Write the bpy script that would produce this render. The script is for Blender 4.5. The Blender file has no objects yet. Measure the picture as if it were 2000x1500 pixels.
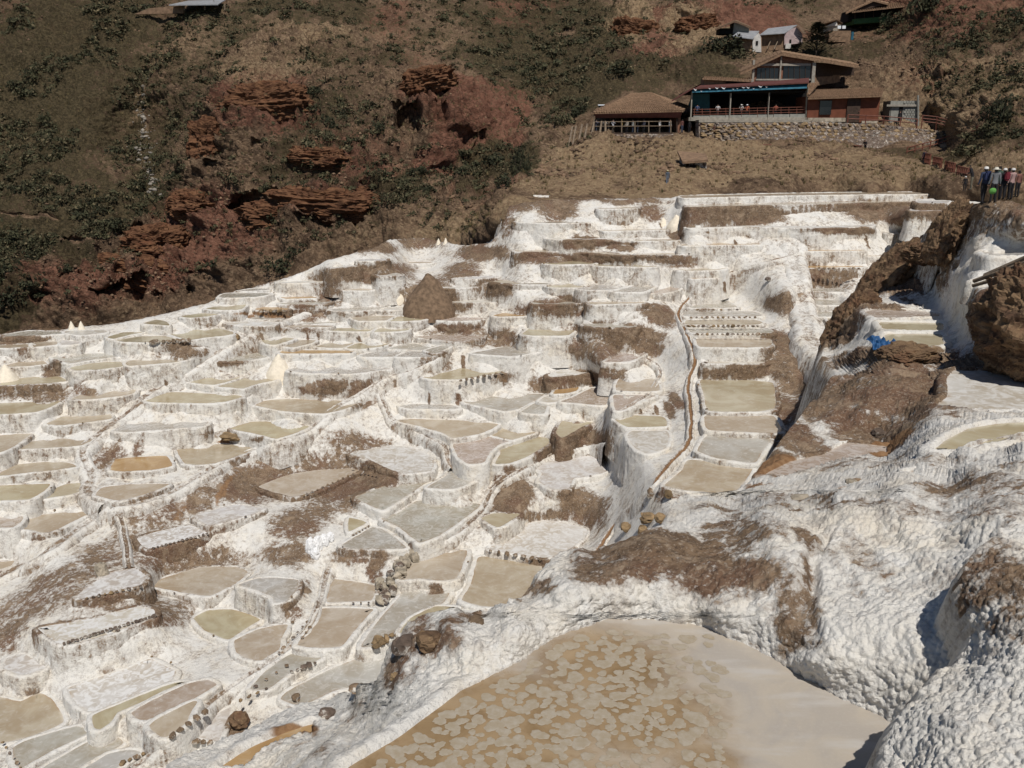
import bpy, bmesh, math, random
import numpy as np
from mathutils import Vector, Matrix, Euler
from mathutils.geometry import tessellate_polygon
random.seed(7); RNG = np.random.default_rng(7)
S = bpy.context.scene; COL = S.collection
# ------------------------------------------------------------------ camera, sky, sun, exposure
F_PX, PITCH = 1806.0, math.radians(15.2)            # focal length in photo pixels, downward tilt
cam = bpy.data.cameras.new('camera'); cam.sensor_width = 36.0; cam.lens = 36.0*F_PX/2000.0
cam.clip_start = 0.1; cam.clip_end = 2000.0
camo = bpy.data.objects.new('camera', cam); COL.objects.link(camo)
camo.location = (0, 0, 0); camo.rotation_euler = (math.pi/2-PITCH, 0, 0); S.camera = camo
SUN_EL, SUN_AZ = math.radians(57), math.radians(167)  # azimuth clockwise from +Y (the view direction)
W = bpy.data.worlds.new('World'); S.world = W; W.use_nodes = True
nt = W.node_tree; sky = nt.nodes.new('ShaderNodeTexSky'); sky.sky_type = 'NISHITA'; sky.sun_disc = False
sky.sun_elevation = SUN_EL; sky.sun_rotation = SUN_AZ; sky.altitude = 3300
nt.links.new(sky.outputs[0], nt.nodes['Background'].inputs[0]); nt.nodes['Background'].inputs[1].default_value = 0.06
sun = bpy.data.lights.new('sun', 'SUN'); sun.energy = 3.9; sun.angle = math.radians(0.5); sun.color = (1.0, 0.955, 0.885)
suno = bpy.data.objects.new('sun', sun); COL.objects.link(suno)
tosun = Vector((math.sin(SUN_AZ)*math.cos(SUN_EL), math.cos(SUN_AZ)*math.cos(SUN_EL), math.sin(SUN_EL)))
suno.rotation_euler = tosun.to_track_quat('Z', 'Y').to_euler()
S.view_settings.view_transform = 'Standard'; S.view_settings.look = 'None'
S.view_settings.exposure = 0.0; S.view_settings.gamma = 1.0; S.view_settings.use_curve_mapping = False

# ------------------------------------------------------------------ helpers
CP, SP = math.cos(PITCH), math.sin(PITCH)
def rays(u, v):
    u = np.asarray(u, float); v = np.asarray(v, float)
    xc = (u-1000)/F_PX; yc = -(v-750)/F_PX
    Y = CP+yc*SP; Z = -SP+yc*CP
    return xc/Y, Z/Y                                # per metre of forward distance
def at(u, v, d):
    rx, rz = rays(u, v); return Vector((float(rx*d), float(d), float(rz*d)))
def pts(u, v, d):
    rx, rz = rays(u, v); d = np.asarray(d, float)
    return np.stack([rx*d, d+0*rx, rz*d], -1)
def proj(P):
    fw = P[..., 1]*CP-P[..., 2]*SP; up = P[..., 1]*SP+P[..., 2]*CP
    return 1000+F_PX*P[..., 0]/fw, 750-F_PX*up/fw
def slope(v): return rays(0, v)[1]

M32 = np.uint32
def _h(ix, iy, iz, seed):
    with np.errstate(over='ignore'):
        h = (ix.astype(np.int64)*374761393+iy.astype(np.int64)*668265263+iz.astype(np.int64)*2147483647+seed*1274126177) & 0xffffffff
        h = ((h ^ (h >> 13))*1274126177) & 0xffffffff
        h = ((h ^ (h >> 16))*2246822519) & 0xffffffff
        h = h ^ (h >> 15)
    return h
def vnoise(P, f=1.0, seed=0):                       # smooth value noise, -1..1
    q = P*f; i = np.floor(q).astype(np.int64); t = q-i; t = t*t*(3-2*t)
    r = 0
    for dx in (0, 1):
        wx = t[..., 0] if dx else 1-t[..., 0]
        for dy in (0, 1):
            wy = t[..., 1] if dy else 1-t[..., 1]
            for dz in (0, 1):
                wz = t[..., 2] if dz else 1-t[..., 2]
                r = r+wx*wy*wz*(_h(i[..., 0]+dx, i[..., 1]+dy, i[..., 2]+dz, seed)/2147483648.0-1)
    return r
def fbm(P, f=1.0, o=4, seed=0, g=0.5):
    a, r, n = 1.0, 0, 0
    for k in range(o):
        r = r+a*vnoise(P, f, seed+k*17); n += a; a *= g; f *= 2.03
    return r/n
def ridged(P, f=1.0, o=4, seed=0):
    a, r, n = 1.0, 0, 0
    for k in range(o):
        r = r+a*(1-2*np.abs(vnoise(P, f, seed+k*31))); n += a; a *= 0.55; f *= 2.1
    return r/n
def domes(P, f=1.0, seed=0):                        # cauliflower bumps, 0..1
    q = P*f; i = np.floor(q).astype(np.int64); best = np.full(q.shape[:-1], 9.0)
    for dx in (-1, 0, 1):
        for dy in (-1, 0, 1):
            for dz in (-1, 0, 1):
                c = i+np.array([dx, dy, dz]); h = _h(c[..., 0], c[..., 1], c[..., 2], seed)
                o = np.stack([(h & 1023)/1023.0, ((h >> 10) & 1023)/1023.0, ((h >> 20) & 1023)/1023.0], -1)
                best = np.minimum(best, ((c+o-q)**2).sum(-1))
    return np.clip(1-best*1.1, 0, 1)
def sstep(a, b, x):
    t = np.clip((x-a)/(b-a), 0, 1); return t*t*(3-2*t)
class TPS:                                          # thin plate spline through scattered controls
    def __init__(s, uv, val, reg=1e-3):
        s.p = np.asarray(uv, float)/300.0; n = len(s.p)
        K = s.phi(s.p[:, None]-s.p[None]); A = np.zeros((n+3, n+3)); A[:n, :n] = K+reg*np.eye(n)
        Q = np.c_[np.ones(n), s.p]; A[:n, n:] = Q; A[n:, :n] = Q.T
        s.w = np.linalg.solve(A, np.r_[val, 0, 0, 0])
    @staticmethod
    def phi(d):
        r2 = (d**2).sum(-1); return 0.5*r2*np.log(r2+1e-9)
    def __call__(s, u, v):
        q = np.stack([np.asarray(u, float), np.asarray(v, float)], -1)/300.0; sh = q.shape[:-1]; q = q.reshape(-1, 2)
        out = np.empty(len(q)); n = len(s.p)
        for k in range(0, len(q), 4000):
            b = q[k:k+4000]; out[k:k+4000] = s.phi(b[:, None]-s.p[None])@s.w[:n]+s.w[n]+b@s.w[n+1:]
        return out.reshape(sh)
class GridFn:                                       # a slow function of (u, v) kept on a coarse grid
    def __init__(s, fn, u0, u1, v0, v1, st):
        s.u0, s.v0, s.st = u0, v0, st
        s.nu, s.nv = int((u1-u0)/st)+2, int((v1-v0)/st)+2
        U, V = np.meshgrid(u0+st*np.arange(s.nu), v0+st*np.arange(s.nv)); s.g = fn(U, V)
    def __call__(s, u, v):
        a = np.clip((np.asarray(u, float)-s.u0)/s.st, 0, s.nu-1.001); b = np.clip((np.asarray(v, float)-s.v0)/s.st, 0, s.nv-1.001)
        i = a.astype(int); j = b.astype(int); a = a-i; b = b-j; g = s.g
        return (g[j, i]*(1-a)+g[j, i+1]*a)*(1-b)+(g[j+1, i]*(1-a)+g[j+1, i+1]*a)*b
def inside(poly, u, v):
    poly = np.asarray(poly, float); r = np.zeros(np.shape(u), bool); n = len(poly)
    for k in range(n):
        x0, y0 = poly[k]; x1, y1 = poly[(k+1) % n]
        if y0 == y1: continue
        r ^= ((v > y0) != (v > y1)) & (u < (x1-x0)*(v-y0)/(y1-y0)+x0)
    return r
def tag(o, label=None, cat=None, group=None, kind=None):
    if label: o['label'] = label
    if cat: o['category'] = cat
    if group: o['group'] = group
    if kind: o['kind'] = kind
    return o
def link(name, me, mat=None, parent=None):
    if mat is not None and not len(me.materials):
        for m in (mat if isinstance(mat, (list, tuple)) else [mat]): me.materials.append(m)
    o = bpy.data.objects.new(name, me); COL.objects.link(o)
    if parent is not None: o.parent = parent
    return o
def empty(name, loc, rz=0.0):
    o = bpy.data.objects.new(name, None); COL.objects.link(o); o.location = loc; o.rotation_euler = (0, 0, rz)
    o.empty_display_size = 0.2; return o
def mesh(name, V, Fc, smooth=False, attrs=None):
    me = bpy.data.meshes.new(name); V = np.asarray(V, np.float32).reshape(-1, 3)
    if isinstance(Fc, np.ndarray):
        nf, k = Fc.shape; me.vertices.add(len(V)); me.vertices.foreach_set('co', V.ravel())
        me.loops.add(nf*k); me.loops.foreach_set('vertex_index', Fc.astype(np.int32).ravel())
        me.polygons.add(nf); me.polygons.foreach_set('loop_start', np.arange(0, nf*k, k, dtype=np.int32))
    else:
        me.from_pydata(V.tolist(), [], Fc)
    for an, av in (attrs or {}).items():
        a = me.attributes.new(an, 'FLOAT', 'POINT'); a.data.foreach_set('value', np.asarray(av, np.float32).ravel())
    me.update(); me.validate()
    if smooth: me.polygons.foreach_set('use_smooth', np.ones(len(me.polygons), bool))
    return me
def gridfaces(nr, nc, wrap=False):
    i = np.arange(nr-1)[:, None]; j = np.arange(nc if wrap else nc-1)[None]; j2 = (j+1) % nc
    return np.stack([i*nc+j, i*nc+j2, (i+1)*nc+j2, (i+1)*nc+j], -1).reshape(-1, 4)
class MB:                                           # collects boxes, bars and prisms into ONE mesh
    def __init__(s): s.v, s.f = [], []
    def add(s, V, Fc):
        n = len(s.v); s.v += [tuple(p) for p in V]; s.f += [tuple(a+n for a in q) for q in Fc]; return s
    def hexa(s, c8): return s.add(c8, [(0, 3, 2, 1), (4, 5, 6, 7), (0, 1, 5, 4), (1, 2, 6, 5), (2, 3, 7, 6), (3, 0, 4, 7)])
    def box(s, x0, x1, y0, y1, z0, z1):
        return s.hexa([(x0, y0, z0), (x1, y0, z0), (x1, y1, z0), (x0, y1, z0), (x0, y0, z1), (x1, y0, z1), (x1, y1, z1), (x0, y1, z1)])
    def bar(s, a, b, r, n=6, r2=None):
        a, b = Vector(a), Vector(b); d = (b-a).normalized(); t = d.orthogonal().normalized(); w = d.cross(t); r2 = r if r2 is None else r2
        V = [a+(t*math.cos(q)+w*math.sin(q))*r for q in (2*math.pi*k/n for k in range(n))]+[b+(t*math.cos(q)+w*math.sin(q))*r2 for q in (2*math.pi*k/n for k in range(n))]
        return s.add(V, [(k, (k+1) % n, n+(k+1) % n, n+k) for k in range(n)]+[tuple(range(n-1, -1, -1)), tuple(range(n, 2*n))])
    def slab(s, P, t):                              # polygon P extruded by vector t
        n = len(P); t = Vector(t); Q = [Vector(p)+t for p in P]
        return s.add(list(P)+Q, [tuple(range(n)), tuple(range(2*n-1, n-1, -1))]+[(k, n+k, n+(k+1) % n, (k+1) % n) for k in range(n)])
    def build(s, name, mat, parent=None, smooth=False):
        me = bpy.data.meshes.new(name); me.from_pydata([tuple(p) for p in s.v], [], s.f); me.update(); me.validate()
        bm = bmesh.new(); bm.from_mesh(me); bmesh.ops.recalc_face_normals(bm, faces=bm.faces); bm.to_mesh(me); bm.free()
        if smooth: me.polygons.foreach_set('use_smooth', np.ones(len(me.polygons), bool))
        return link(name, me, mat, parent)

# ------------------------------------------------------------------ materials
class NB:
    def __init__(s, name):
        s.m = bpy.data.materials.new(name); s.m.use_nodes = True; s.t = s.m.node_tree; s.b = s.t.nodes['Principled BSDF']
        s.co = s.n('ShaderNodeNewGeometry').outputs['Position']
    def n(s, ty, **kw):
        x = s.t.nodes.new(ty)
        for k, v in kw.items(): setattr(x, k, v)
        return x
    def set(s, sock, v):
        if isinstance(v, bpy.types.NodeSocket): s.t.links.new(v, sock)
        elif isinstance(v, (tuple, list)) and len(v) == 3 and sock.type == 'RGBA': sock.default_value = (*v, 1)
        else: sock.default_value = v
    def noise(s, scale, detail=4, rough=0.55, vec=None, dist=0.0):
        x = s.n('ShaderNodeTexNoise'); s.set(x.inputs['Vector'], vec or s.co); x.inputs['Scale'].default_value = scale
        x.inputs['Detail'].default_value = detail; x.inputs['Roughness'].default_value = rough; x.inputs['Distortion'].default_value = dist; return x.outputs[0]
    def voro(s, scale, feature='F1', vec=None, out=0, rnd=1.0):
        x = s.n('ShaderNodeTexVoronoi', feature=feature); s.set(x.inputs['Vector'], vec or s.co); x.inputs['Scale'].default_value = scale
        x.inputs['Randomness'].default_value = rnd; return x.outputs[out]
    def math(s, op, a, b=0.0, c=None, clamp=False):
        x = s.n('ShaderNodeMath', operation=op, use_clamp=clamp); s.set(x.inputs[0], a); s.set(x.inputs[1], b)
        if c is not None: s.set(x.inputs[2], c)
        return x.outputs[0]
    def ramp(s, f, a, b, lo=0.0, hi=1.0):
        x = s.n('ShaderNodeMapRange', interpolation_type='SMOOTHSTEP'); s.set(x.inputs[0], f)
        for k, v in zip((1, 2, 3, 4), (a, b, lo, hi)): x.inputs[k].default_value = v
        return x.outputs[0]
    def mix(s, f, a, b, mode='MIX'):
        x = s.n('ShaderNodeMix', data_type='RGBA', blend_type=mode); s.set(x.inputs[0], f); s.set(x.inputs[6], a); s.set(x.inputs[7], b); return x.outputs[2]
    def attr(s, name, out=2): x = s.n('ShaderNodeAttribute', attribute_name=name); return x.outputs[out]
    def vscale(s, x, y, z):
        n = s.n('ShaderNodeVectorMath', operation='MULTIPLY'); s.set(n.inputs[0], s.co); n.inputs[1].default_value = (x, y, z); return n.outputs[0]
    def bump(s, h, strength=0.5, dist=0.05, prev=None):
        x = s.n('ShaderNodeBump'); x.inputs['Strength'].default_value = strength; x.inputs['Distance'].default_value = dist
        s.set(x.inputs['Height'], h)
        if prev: s.set(x.inputs['Normal'], prev)
        return x.outputs[0]
    def done(s, color, rough=0.9, normal=None, spec=0.3):
        s.set(s.b.inputs['Base Color'], color); s.set(s.b.inputs['Roughness'], rough); s.b.inputs['Specular IOR Level'].default_value = spec
        if normal is not None: s.set(s.b.inputs['Normal'], normal)
        return s.m
def plain(name, c, rough=0.8, var=0.25, scale=3.0, bump=0.0, bd=0.02, spec=0.3):
    b = NB(name); f = b.noise(scale, 5, 0.6); k = b.ramp(f, 0.3, 0.7, 1-var, 1+var)
    x = b.n('ShaderNodeVectorMath', operation='SCALE'); x.inputs[0].default_value = c[:3]; b.set(x.inputs[3], k)
    nm = b.bump(b.noise(scale*4, 5, 0.65), bump, bd) if bump else None
    return b.done(x.outputs[0], rough, nm, spec)

def salt_material():
    b = NB('salt_crust')
    d = b.attr('dirt')
    big = b.noise(0.55, 6, 0.66, dist=0.4); mid = b.noise(2.6, 6, 0.7, dist=0.8); fine = b.noise(13.0, 5, 0.72)
    vert = b.noise(1.0, 6, 0.66, vec=b.vscale(4.5, 4.5, 0.8))                # drips run down the faces
    k = b.math('MULTIPLY_ADD', mid, 1.15, b.math('MULTIPLY', fine, 0.8))
    k = b.math('MULTIPLY_ADD', vert, 1.1, k); k = b.math('MULTIPLY_ADD', big, 0.95, k)     # mean about 2.0
    k = b.math('ADD', b.math('MULTIPLY', k, 1.25), -2.5)
    f0 = b.math('ADD', k, d)
    salt = b.mix(b.ramp(mid, 0.35, 0.68), (0.76, 0.733, 0.68), (0.66, 0.637, 0.597))
    salt = b.mix(b.ramp(big, 0.42, 0.68, 0, 0.7), salt, (0.74, 0.66, 0.535))
    salt = b.mix(b.ramp(b.noise(1.7, 6, .7), 0.52, 0.68, 0, 0.7), salt, (0.79, 0.775, 0.74))
    salt = b.mix(b.ramp(f0, 0.05, 0.42, 0, 0.8), salt, (0.43, 0.385, 0.34))
    spots = b.ramp(b.noise(6.5, 5, 0.75, dist=1.2), 0.57, 0.67, 0, 0.75)
    salt = b.mix(spots, salt, (0.42, 0.38, 0.34))
    earth = b.mix(b.ramp(mid, 0.32, 0.68), (0.10, 0.064, 0.041), (0.235, 0.16, 0.10))
    earth = b.mix(b.ramp(b.noise(0.45, 4), 0.48, 0.62, 0, 0.6), earth, (0.15, 0.078, 0.05))
    earth = b.mix(b.ramp(fine, 0.50, 0.66, 0, 0.8), earth, (0.37, 0.30, 0.23))
    earth = b.mix(b.ramp(b.noise(9, 4, .7), 0.56, 0.66, 0, 0.8), earth, (0.07, 0.047, 0.034))
    earth = b.mix(b.ramp(b.noise(1.1, 6, .7, dist=.8), 0.50, 0.68, 0, 0.75), earth, (0.34, 0.255, 0.175))
    col = b.mix(b.ramp(f0, 0.36, 0.60), salt, earth)
    ochre = b.attr('ochre'); col = b.mix(b.ramp(b.math('MULTIPLY_ADD', mid, 0.6, ochre), 0.6, 1.0), col, b.mix(b.ramp(mid, .35, .65), (0.20, 0.105, 0.05), (0.30, 0.18, 0.095)))
    n1 = b.bump(b.noise(5.0, 7, 0.72), 0.7, 0.16)
    n2 = b.bump(b.voro(14.0, 'SMOOTH_F1'), 0.35, 0.04, n1); n2 = b.bump(b.voro(34.0, 'SMOOTH_F1'), 0.4, 0.02, n2)
    return b.done(col, 0.85, n2, 0.2)
def brine_material():
    b = NB('brine'); oi = b.n('ShaderNodeObjectInfo'); c = oi.outputs['Color']; al = oi.outputs['Alpha']
    off = b.n('ShaderNodeVectorMath', operation='ADD'); b.set(off.inputs[0], b.co); b.set(off.inputs[1], oi.outputs['Location'])
    n = b.noise(0.55, 6, 0.6, dist=0.8, vec=off.outputs[0]); m = b.noise(2.6, 5, 0.6, dist=1.2)
    pale = b.mix(0.55, c, (0.68, 0.65, 0.60)); dark = b.mix(1.0, c, (0.80, 0.74, 0.66), 'MULTIPLY')
    col = b.mix(b.ramp(n, 0.40, 0.66), dark, c); col = b.mix(b.ramp(m, 0.56, 0.78, 0, 0.6), col, pale)
    ed = b.attr('edge'); col = b.mix(b.ramp(b.math('MULTIPLY_ADD', m, 0.5, ed), 0.75, 1.25, 0, 0.55), col, b.mix(b.ramp(n, .45, .55), (0.34, 0.22, 0.12), (0.62, 0.56, 0.48)))
    col = b.mix(b.math('MULTIPLY', b.ramp(m, 0.42, 0.6), al), col, (0.70, 0.69, 0.67))
    rg = b.math('MULTIPLY_ADD', al, 0.45, b.ramp(m, 0.3, 0.7, 0.10, 0.22))
    nm = b.bump(b.noise(5.0, 3), 0.05, 0.02)
    return b.done(col, rg, nm, 0.38)
def hill_material():
    b = NB('hill_earth')
    veg, red, pale, rock = b.attr('veg'), b.attr('red'), b.attr('pale'), b.attr('rock')
    n0 = b.noise(0.10, 6, 0.6); n1 = b.noise(0.55, 6, 0.65, dist=0.5); n2 = b.noise(2.2, 5, 0.7); n3 = b.noise(6.0, 4, 0.7)
    n4 = b.noise(0.25, 5, .65, dist=.6)
    col = b.mix(b.ramp(n1, 0.34, 0.66), (0.132, 0.085, 0.056), (0.364, 0.245, 0.155))
    col = b.mix(b.ramp(n2, 0.50, 0.66, 0, 0.75), col, (0.465, 0.326, 0.209)); col = b.mix(b.ramp(n3, 0.55, 0.68, 0, 0.7), col, (0.085, 0.057, 0.039))
    rc = b.mix(b.ramp(n1, 0.35, 0.65), (0.194, 0.090, 0.060), (0.357, 0.178, 0.118)); rc = b.mix(b.ramp(n2, .52, .66, 0, .6), rc, (0.295, 0.178, 0.116))
    col = b.mix(b.ramp(b.math('MULTIPLY_ADD', n4, 0.9, b.math('MULTIPLY_ADD', n1, 0.7, red)), 0.95, 1.4), col, rc)
    pc = b.mix(b.ramp(n2, 0.35, 0.65), (0.35, 0.235, 0.140), (0.52, 0.375, 0.23))
    col = b.mix(b.ramp(b.math('MULTIPLY_ADD', n4, .9, b.math('MULTIPLY_ADD', n2, 0.9, pale)), 1.0, 1.5), col, pc)
    gr = b.mix(b.ramp(n2, 0.36, 0.64), (0.040, 0.037, 0.020), (0.132, 0.105, 0.056))
    gr = b.mix(b.ramp(n3, 0.5, 0.68, 0, 0.6), gr, (0.202, 0.147, 0.085))
    k = b.math('ADD', b.math('MULTIPLY', n2, 1.3), b.math('ADD', b.math('MULTIPLY', n1, 1.0), n4))
    col = b.mix(b.ramp(b.math('ADD', k, b.math('ADD', veg, -1.65)), 0.45, 0.70, 0, 0.9), col, gr)
    crack = b.ramp(b.voro(0.9, 'DISTANCE_TO_EDGE', vec=b.vscale(0.7, 0.7, 1.6)), 0.0, 0.10, 0.55, 0)
    col = b.mix(b.math('MULTIPLY', crack, rock), col, (0.062, 0.039, 0.028))
    nm = b.bump(b.noise(0.7, 9, 0.78), 1.0, 1.6); nm = b.bump(n2, 0.8, 0.35, nm)
    return b.done(col, 0.95, nm, 0.1)
def rock_material(k=(1, 1, 1)):
    b = NB('layered_rock'); n = b.noise(1.1, 6, .65, dist=.5); st = b.noise(1.0, 5, .6, vec=b.vscale(.8, .8, 2.6), dist=.6); f = b.noise(7, 5, .7)
    c = b.mix(b.ramp(st, .36, .62), (0.09, 0.055, 0.036), (0.21, 0.138, 0.082)); c = b.mix(b.ramp(n, .5, .66, 0, .75), c, (0.15, 0.08, 0.048)); c = b.mix(b.ramp(f, .54, .68, 0, .7), c, (0.29, 0.20, 0.11)); c = b.mix(b.ramp(b.noise(2.2, 5, .7), .58, .66, 0, .7), c, (0.045, 0.027, 0.019))
    if k != (1, 1, 1): c = b.mix(1.0, c, k, 'MULTIPLY')
    return b.done(c, .95, b.bump(f, .7, .1, b.bump(st, .8, .25)), .1)
def crusted(name, c):
    b = NB(name); n = b.noise(2.2, 6, .7); f = b.noise(9, 5, .7); ge = b.n('ShaderNodeNewGeometry'); sp = b.n('ShaderNodeSeparateXYZ'); b.set(sp.inputs[0], ge.outputs['Normal'])
    k = b.math('ADD', b.math('MULTIPLY', f, .9), b.math('MULTIPLY_ADD', sp.outputs[2], -.16, b.math('MULTIPLY', n, .8)))
    col = b.mix(b.ramp(n, .35, .65), tuple(x*.65 for x in c), tuple(x*1.3 for x in c)); col = b.mix(b.ramp(k, .80, .98), col, (.60, .56, .50))
    return b.done(col, .9, b.bump(f, .6, .05), .2)
SALT, BRINE, HILL = salt_material(), brine_material(), hill_material()
M = dict(
 stone=crusted('brown_stone', (0.20, 0.14, 0.09)),
 stone_pale=plain('pale_stone', (0.36, 0.31, 0.24), 0.9, 0.35, 3.0, 0.6, 0.05),
 stone_yellow=plain('yellow_stone', (0.225, 0.155, 0.085), 0.9, 0.4, 2.0, 0.6, 0.05),
 stone_dark=crusted('dark_stone', (0.135, 0.10, 0.078)),
 rock=rock_material(),
 pile=plain('heaped_salt', (0.78, 0.70, 0.57), 0.9, 0.08, 6, 0.4, 0.03),
 earth=plain('heaped_earth', (0.185, 0.125, 0.08), 0.95, 0.35, 3, 0.8, 0.08),
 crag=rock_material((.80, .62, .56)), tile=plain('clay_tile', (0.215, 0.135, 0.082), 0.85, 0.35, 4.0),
 tile_dark=plain('dark_clay_tile', (0.15, 0.095, 0.06), 0.9, 0.4, 4.0),  # darker brown clay tile, used on some roof slopes
 redsheet=plain('red_sheet', (0.11, 0.04, 0.033), 0.7, 0.2, 2),
 wood=plain('grey_wood', (0.20, 0.15, 0.105), 0.85, 0.3, 5),
 darkwood=plain('dark_wood', (0.055, 0.035, 0.025), 0.85, 0.3, 5),
 rust=plain('rusty_steel', (0.16, 0.06, 0.04), 0.7, 0.3, 5),
 concrete=plain('concrete', (0.30, 0.27, 0.225), 0.9, 0.2, 3, 0.3, 0.02),
 block=plain('concrete_block', (0.26, 0.255, 0.225), 0.9, 0.15, 3, 0.3, 0.02),
 dark=plain('interior_shade', (0.012, 0.011, 0.010), 0.9, 0.2, 2),  # near-black colour painted in for the shade inside rooms and openings
 glass=plain('dark_glass', (0.012, 0.013, 0.014), 0.15, 0.1, 2, spec=0.5),
 orange=plain('orange_plaster', (0.15, 0.05, 0.027), 0.85, 0.15, 1.5),
 adobe=plain('adobe', (0.21, 0.135, 0.085), 0.95, 0.3, 2, 0.5, 0.05),
 brick=plain('brick_infill', (0.22, 0.11, 0.07), 0.9, 0.25, 4, 0.4, 0.03),
 pinkwall=plain('pink_plaster', (0.44, 0.34, 0.33), 0.9, 0.15, 2),
 whitewall=plain('white_plaster', (0.55, 0.52, 0.48), 0.9, 0.15, 2),
 greenwall=plain('green_paint', (0.045, 0.11, 0.04), 0.85, 0.2, 2),
 sheet=plain('grey_sheet_metal', (0.27, 0.275, 0.285), 0.5, 0.2, 1.5),
 bluecloth=plain('blue_plastic', (0.02, 0.105, 0.155), 0.6, 0.3, 2),
 whiteprint=plain('white_print', (0.75, 0.78, 0.8), 0.7, 0.05, 2),
 teal=plain('teal_cloth', (0.01, 0.05, 0.055), 0.7, 0.2, 2),
 tarp=plain('blue_tarp', (0.018, 0.075, 0.19), 0.5, 0.3, 4),
 sack=plain('white_sack', (0.78, 0.78, 0.78), 0.8, 0.06, 8, 0.4, 0.04),
 leaf=plain('shrub_leaf', (0.058, 0.056, 0.028), 0.9, 0.5, 1.2), leaf2=plain('dry_shrub_leaf', (0.125, 0.10, 0.055), 0.9, 0.45, 1.2),
 leafdark=plain('dark_leaf', (0.030, 0.032, 0.016), 0.9, 0.45, 1.5), bark=plain('bark', (0.06, 0.042, 0.03), 0.9, 0.3, 5),
 skin=plain('skin', (0.32, 0.18, 0.12), 0.7, 0.05, 5),
)
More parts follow.
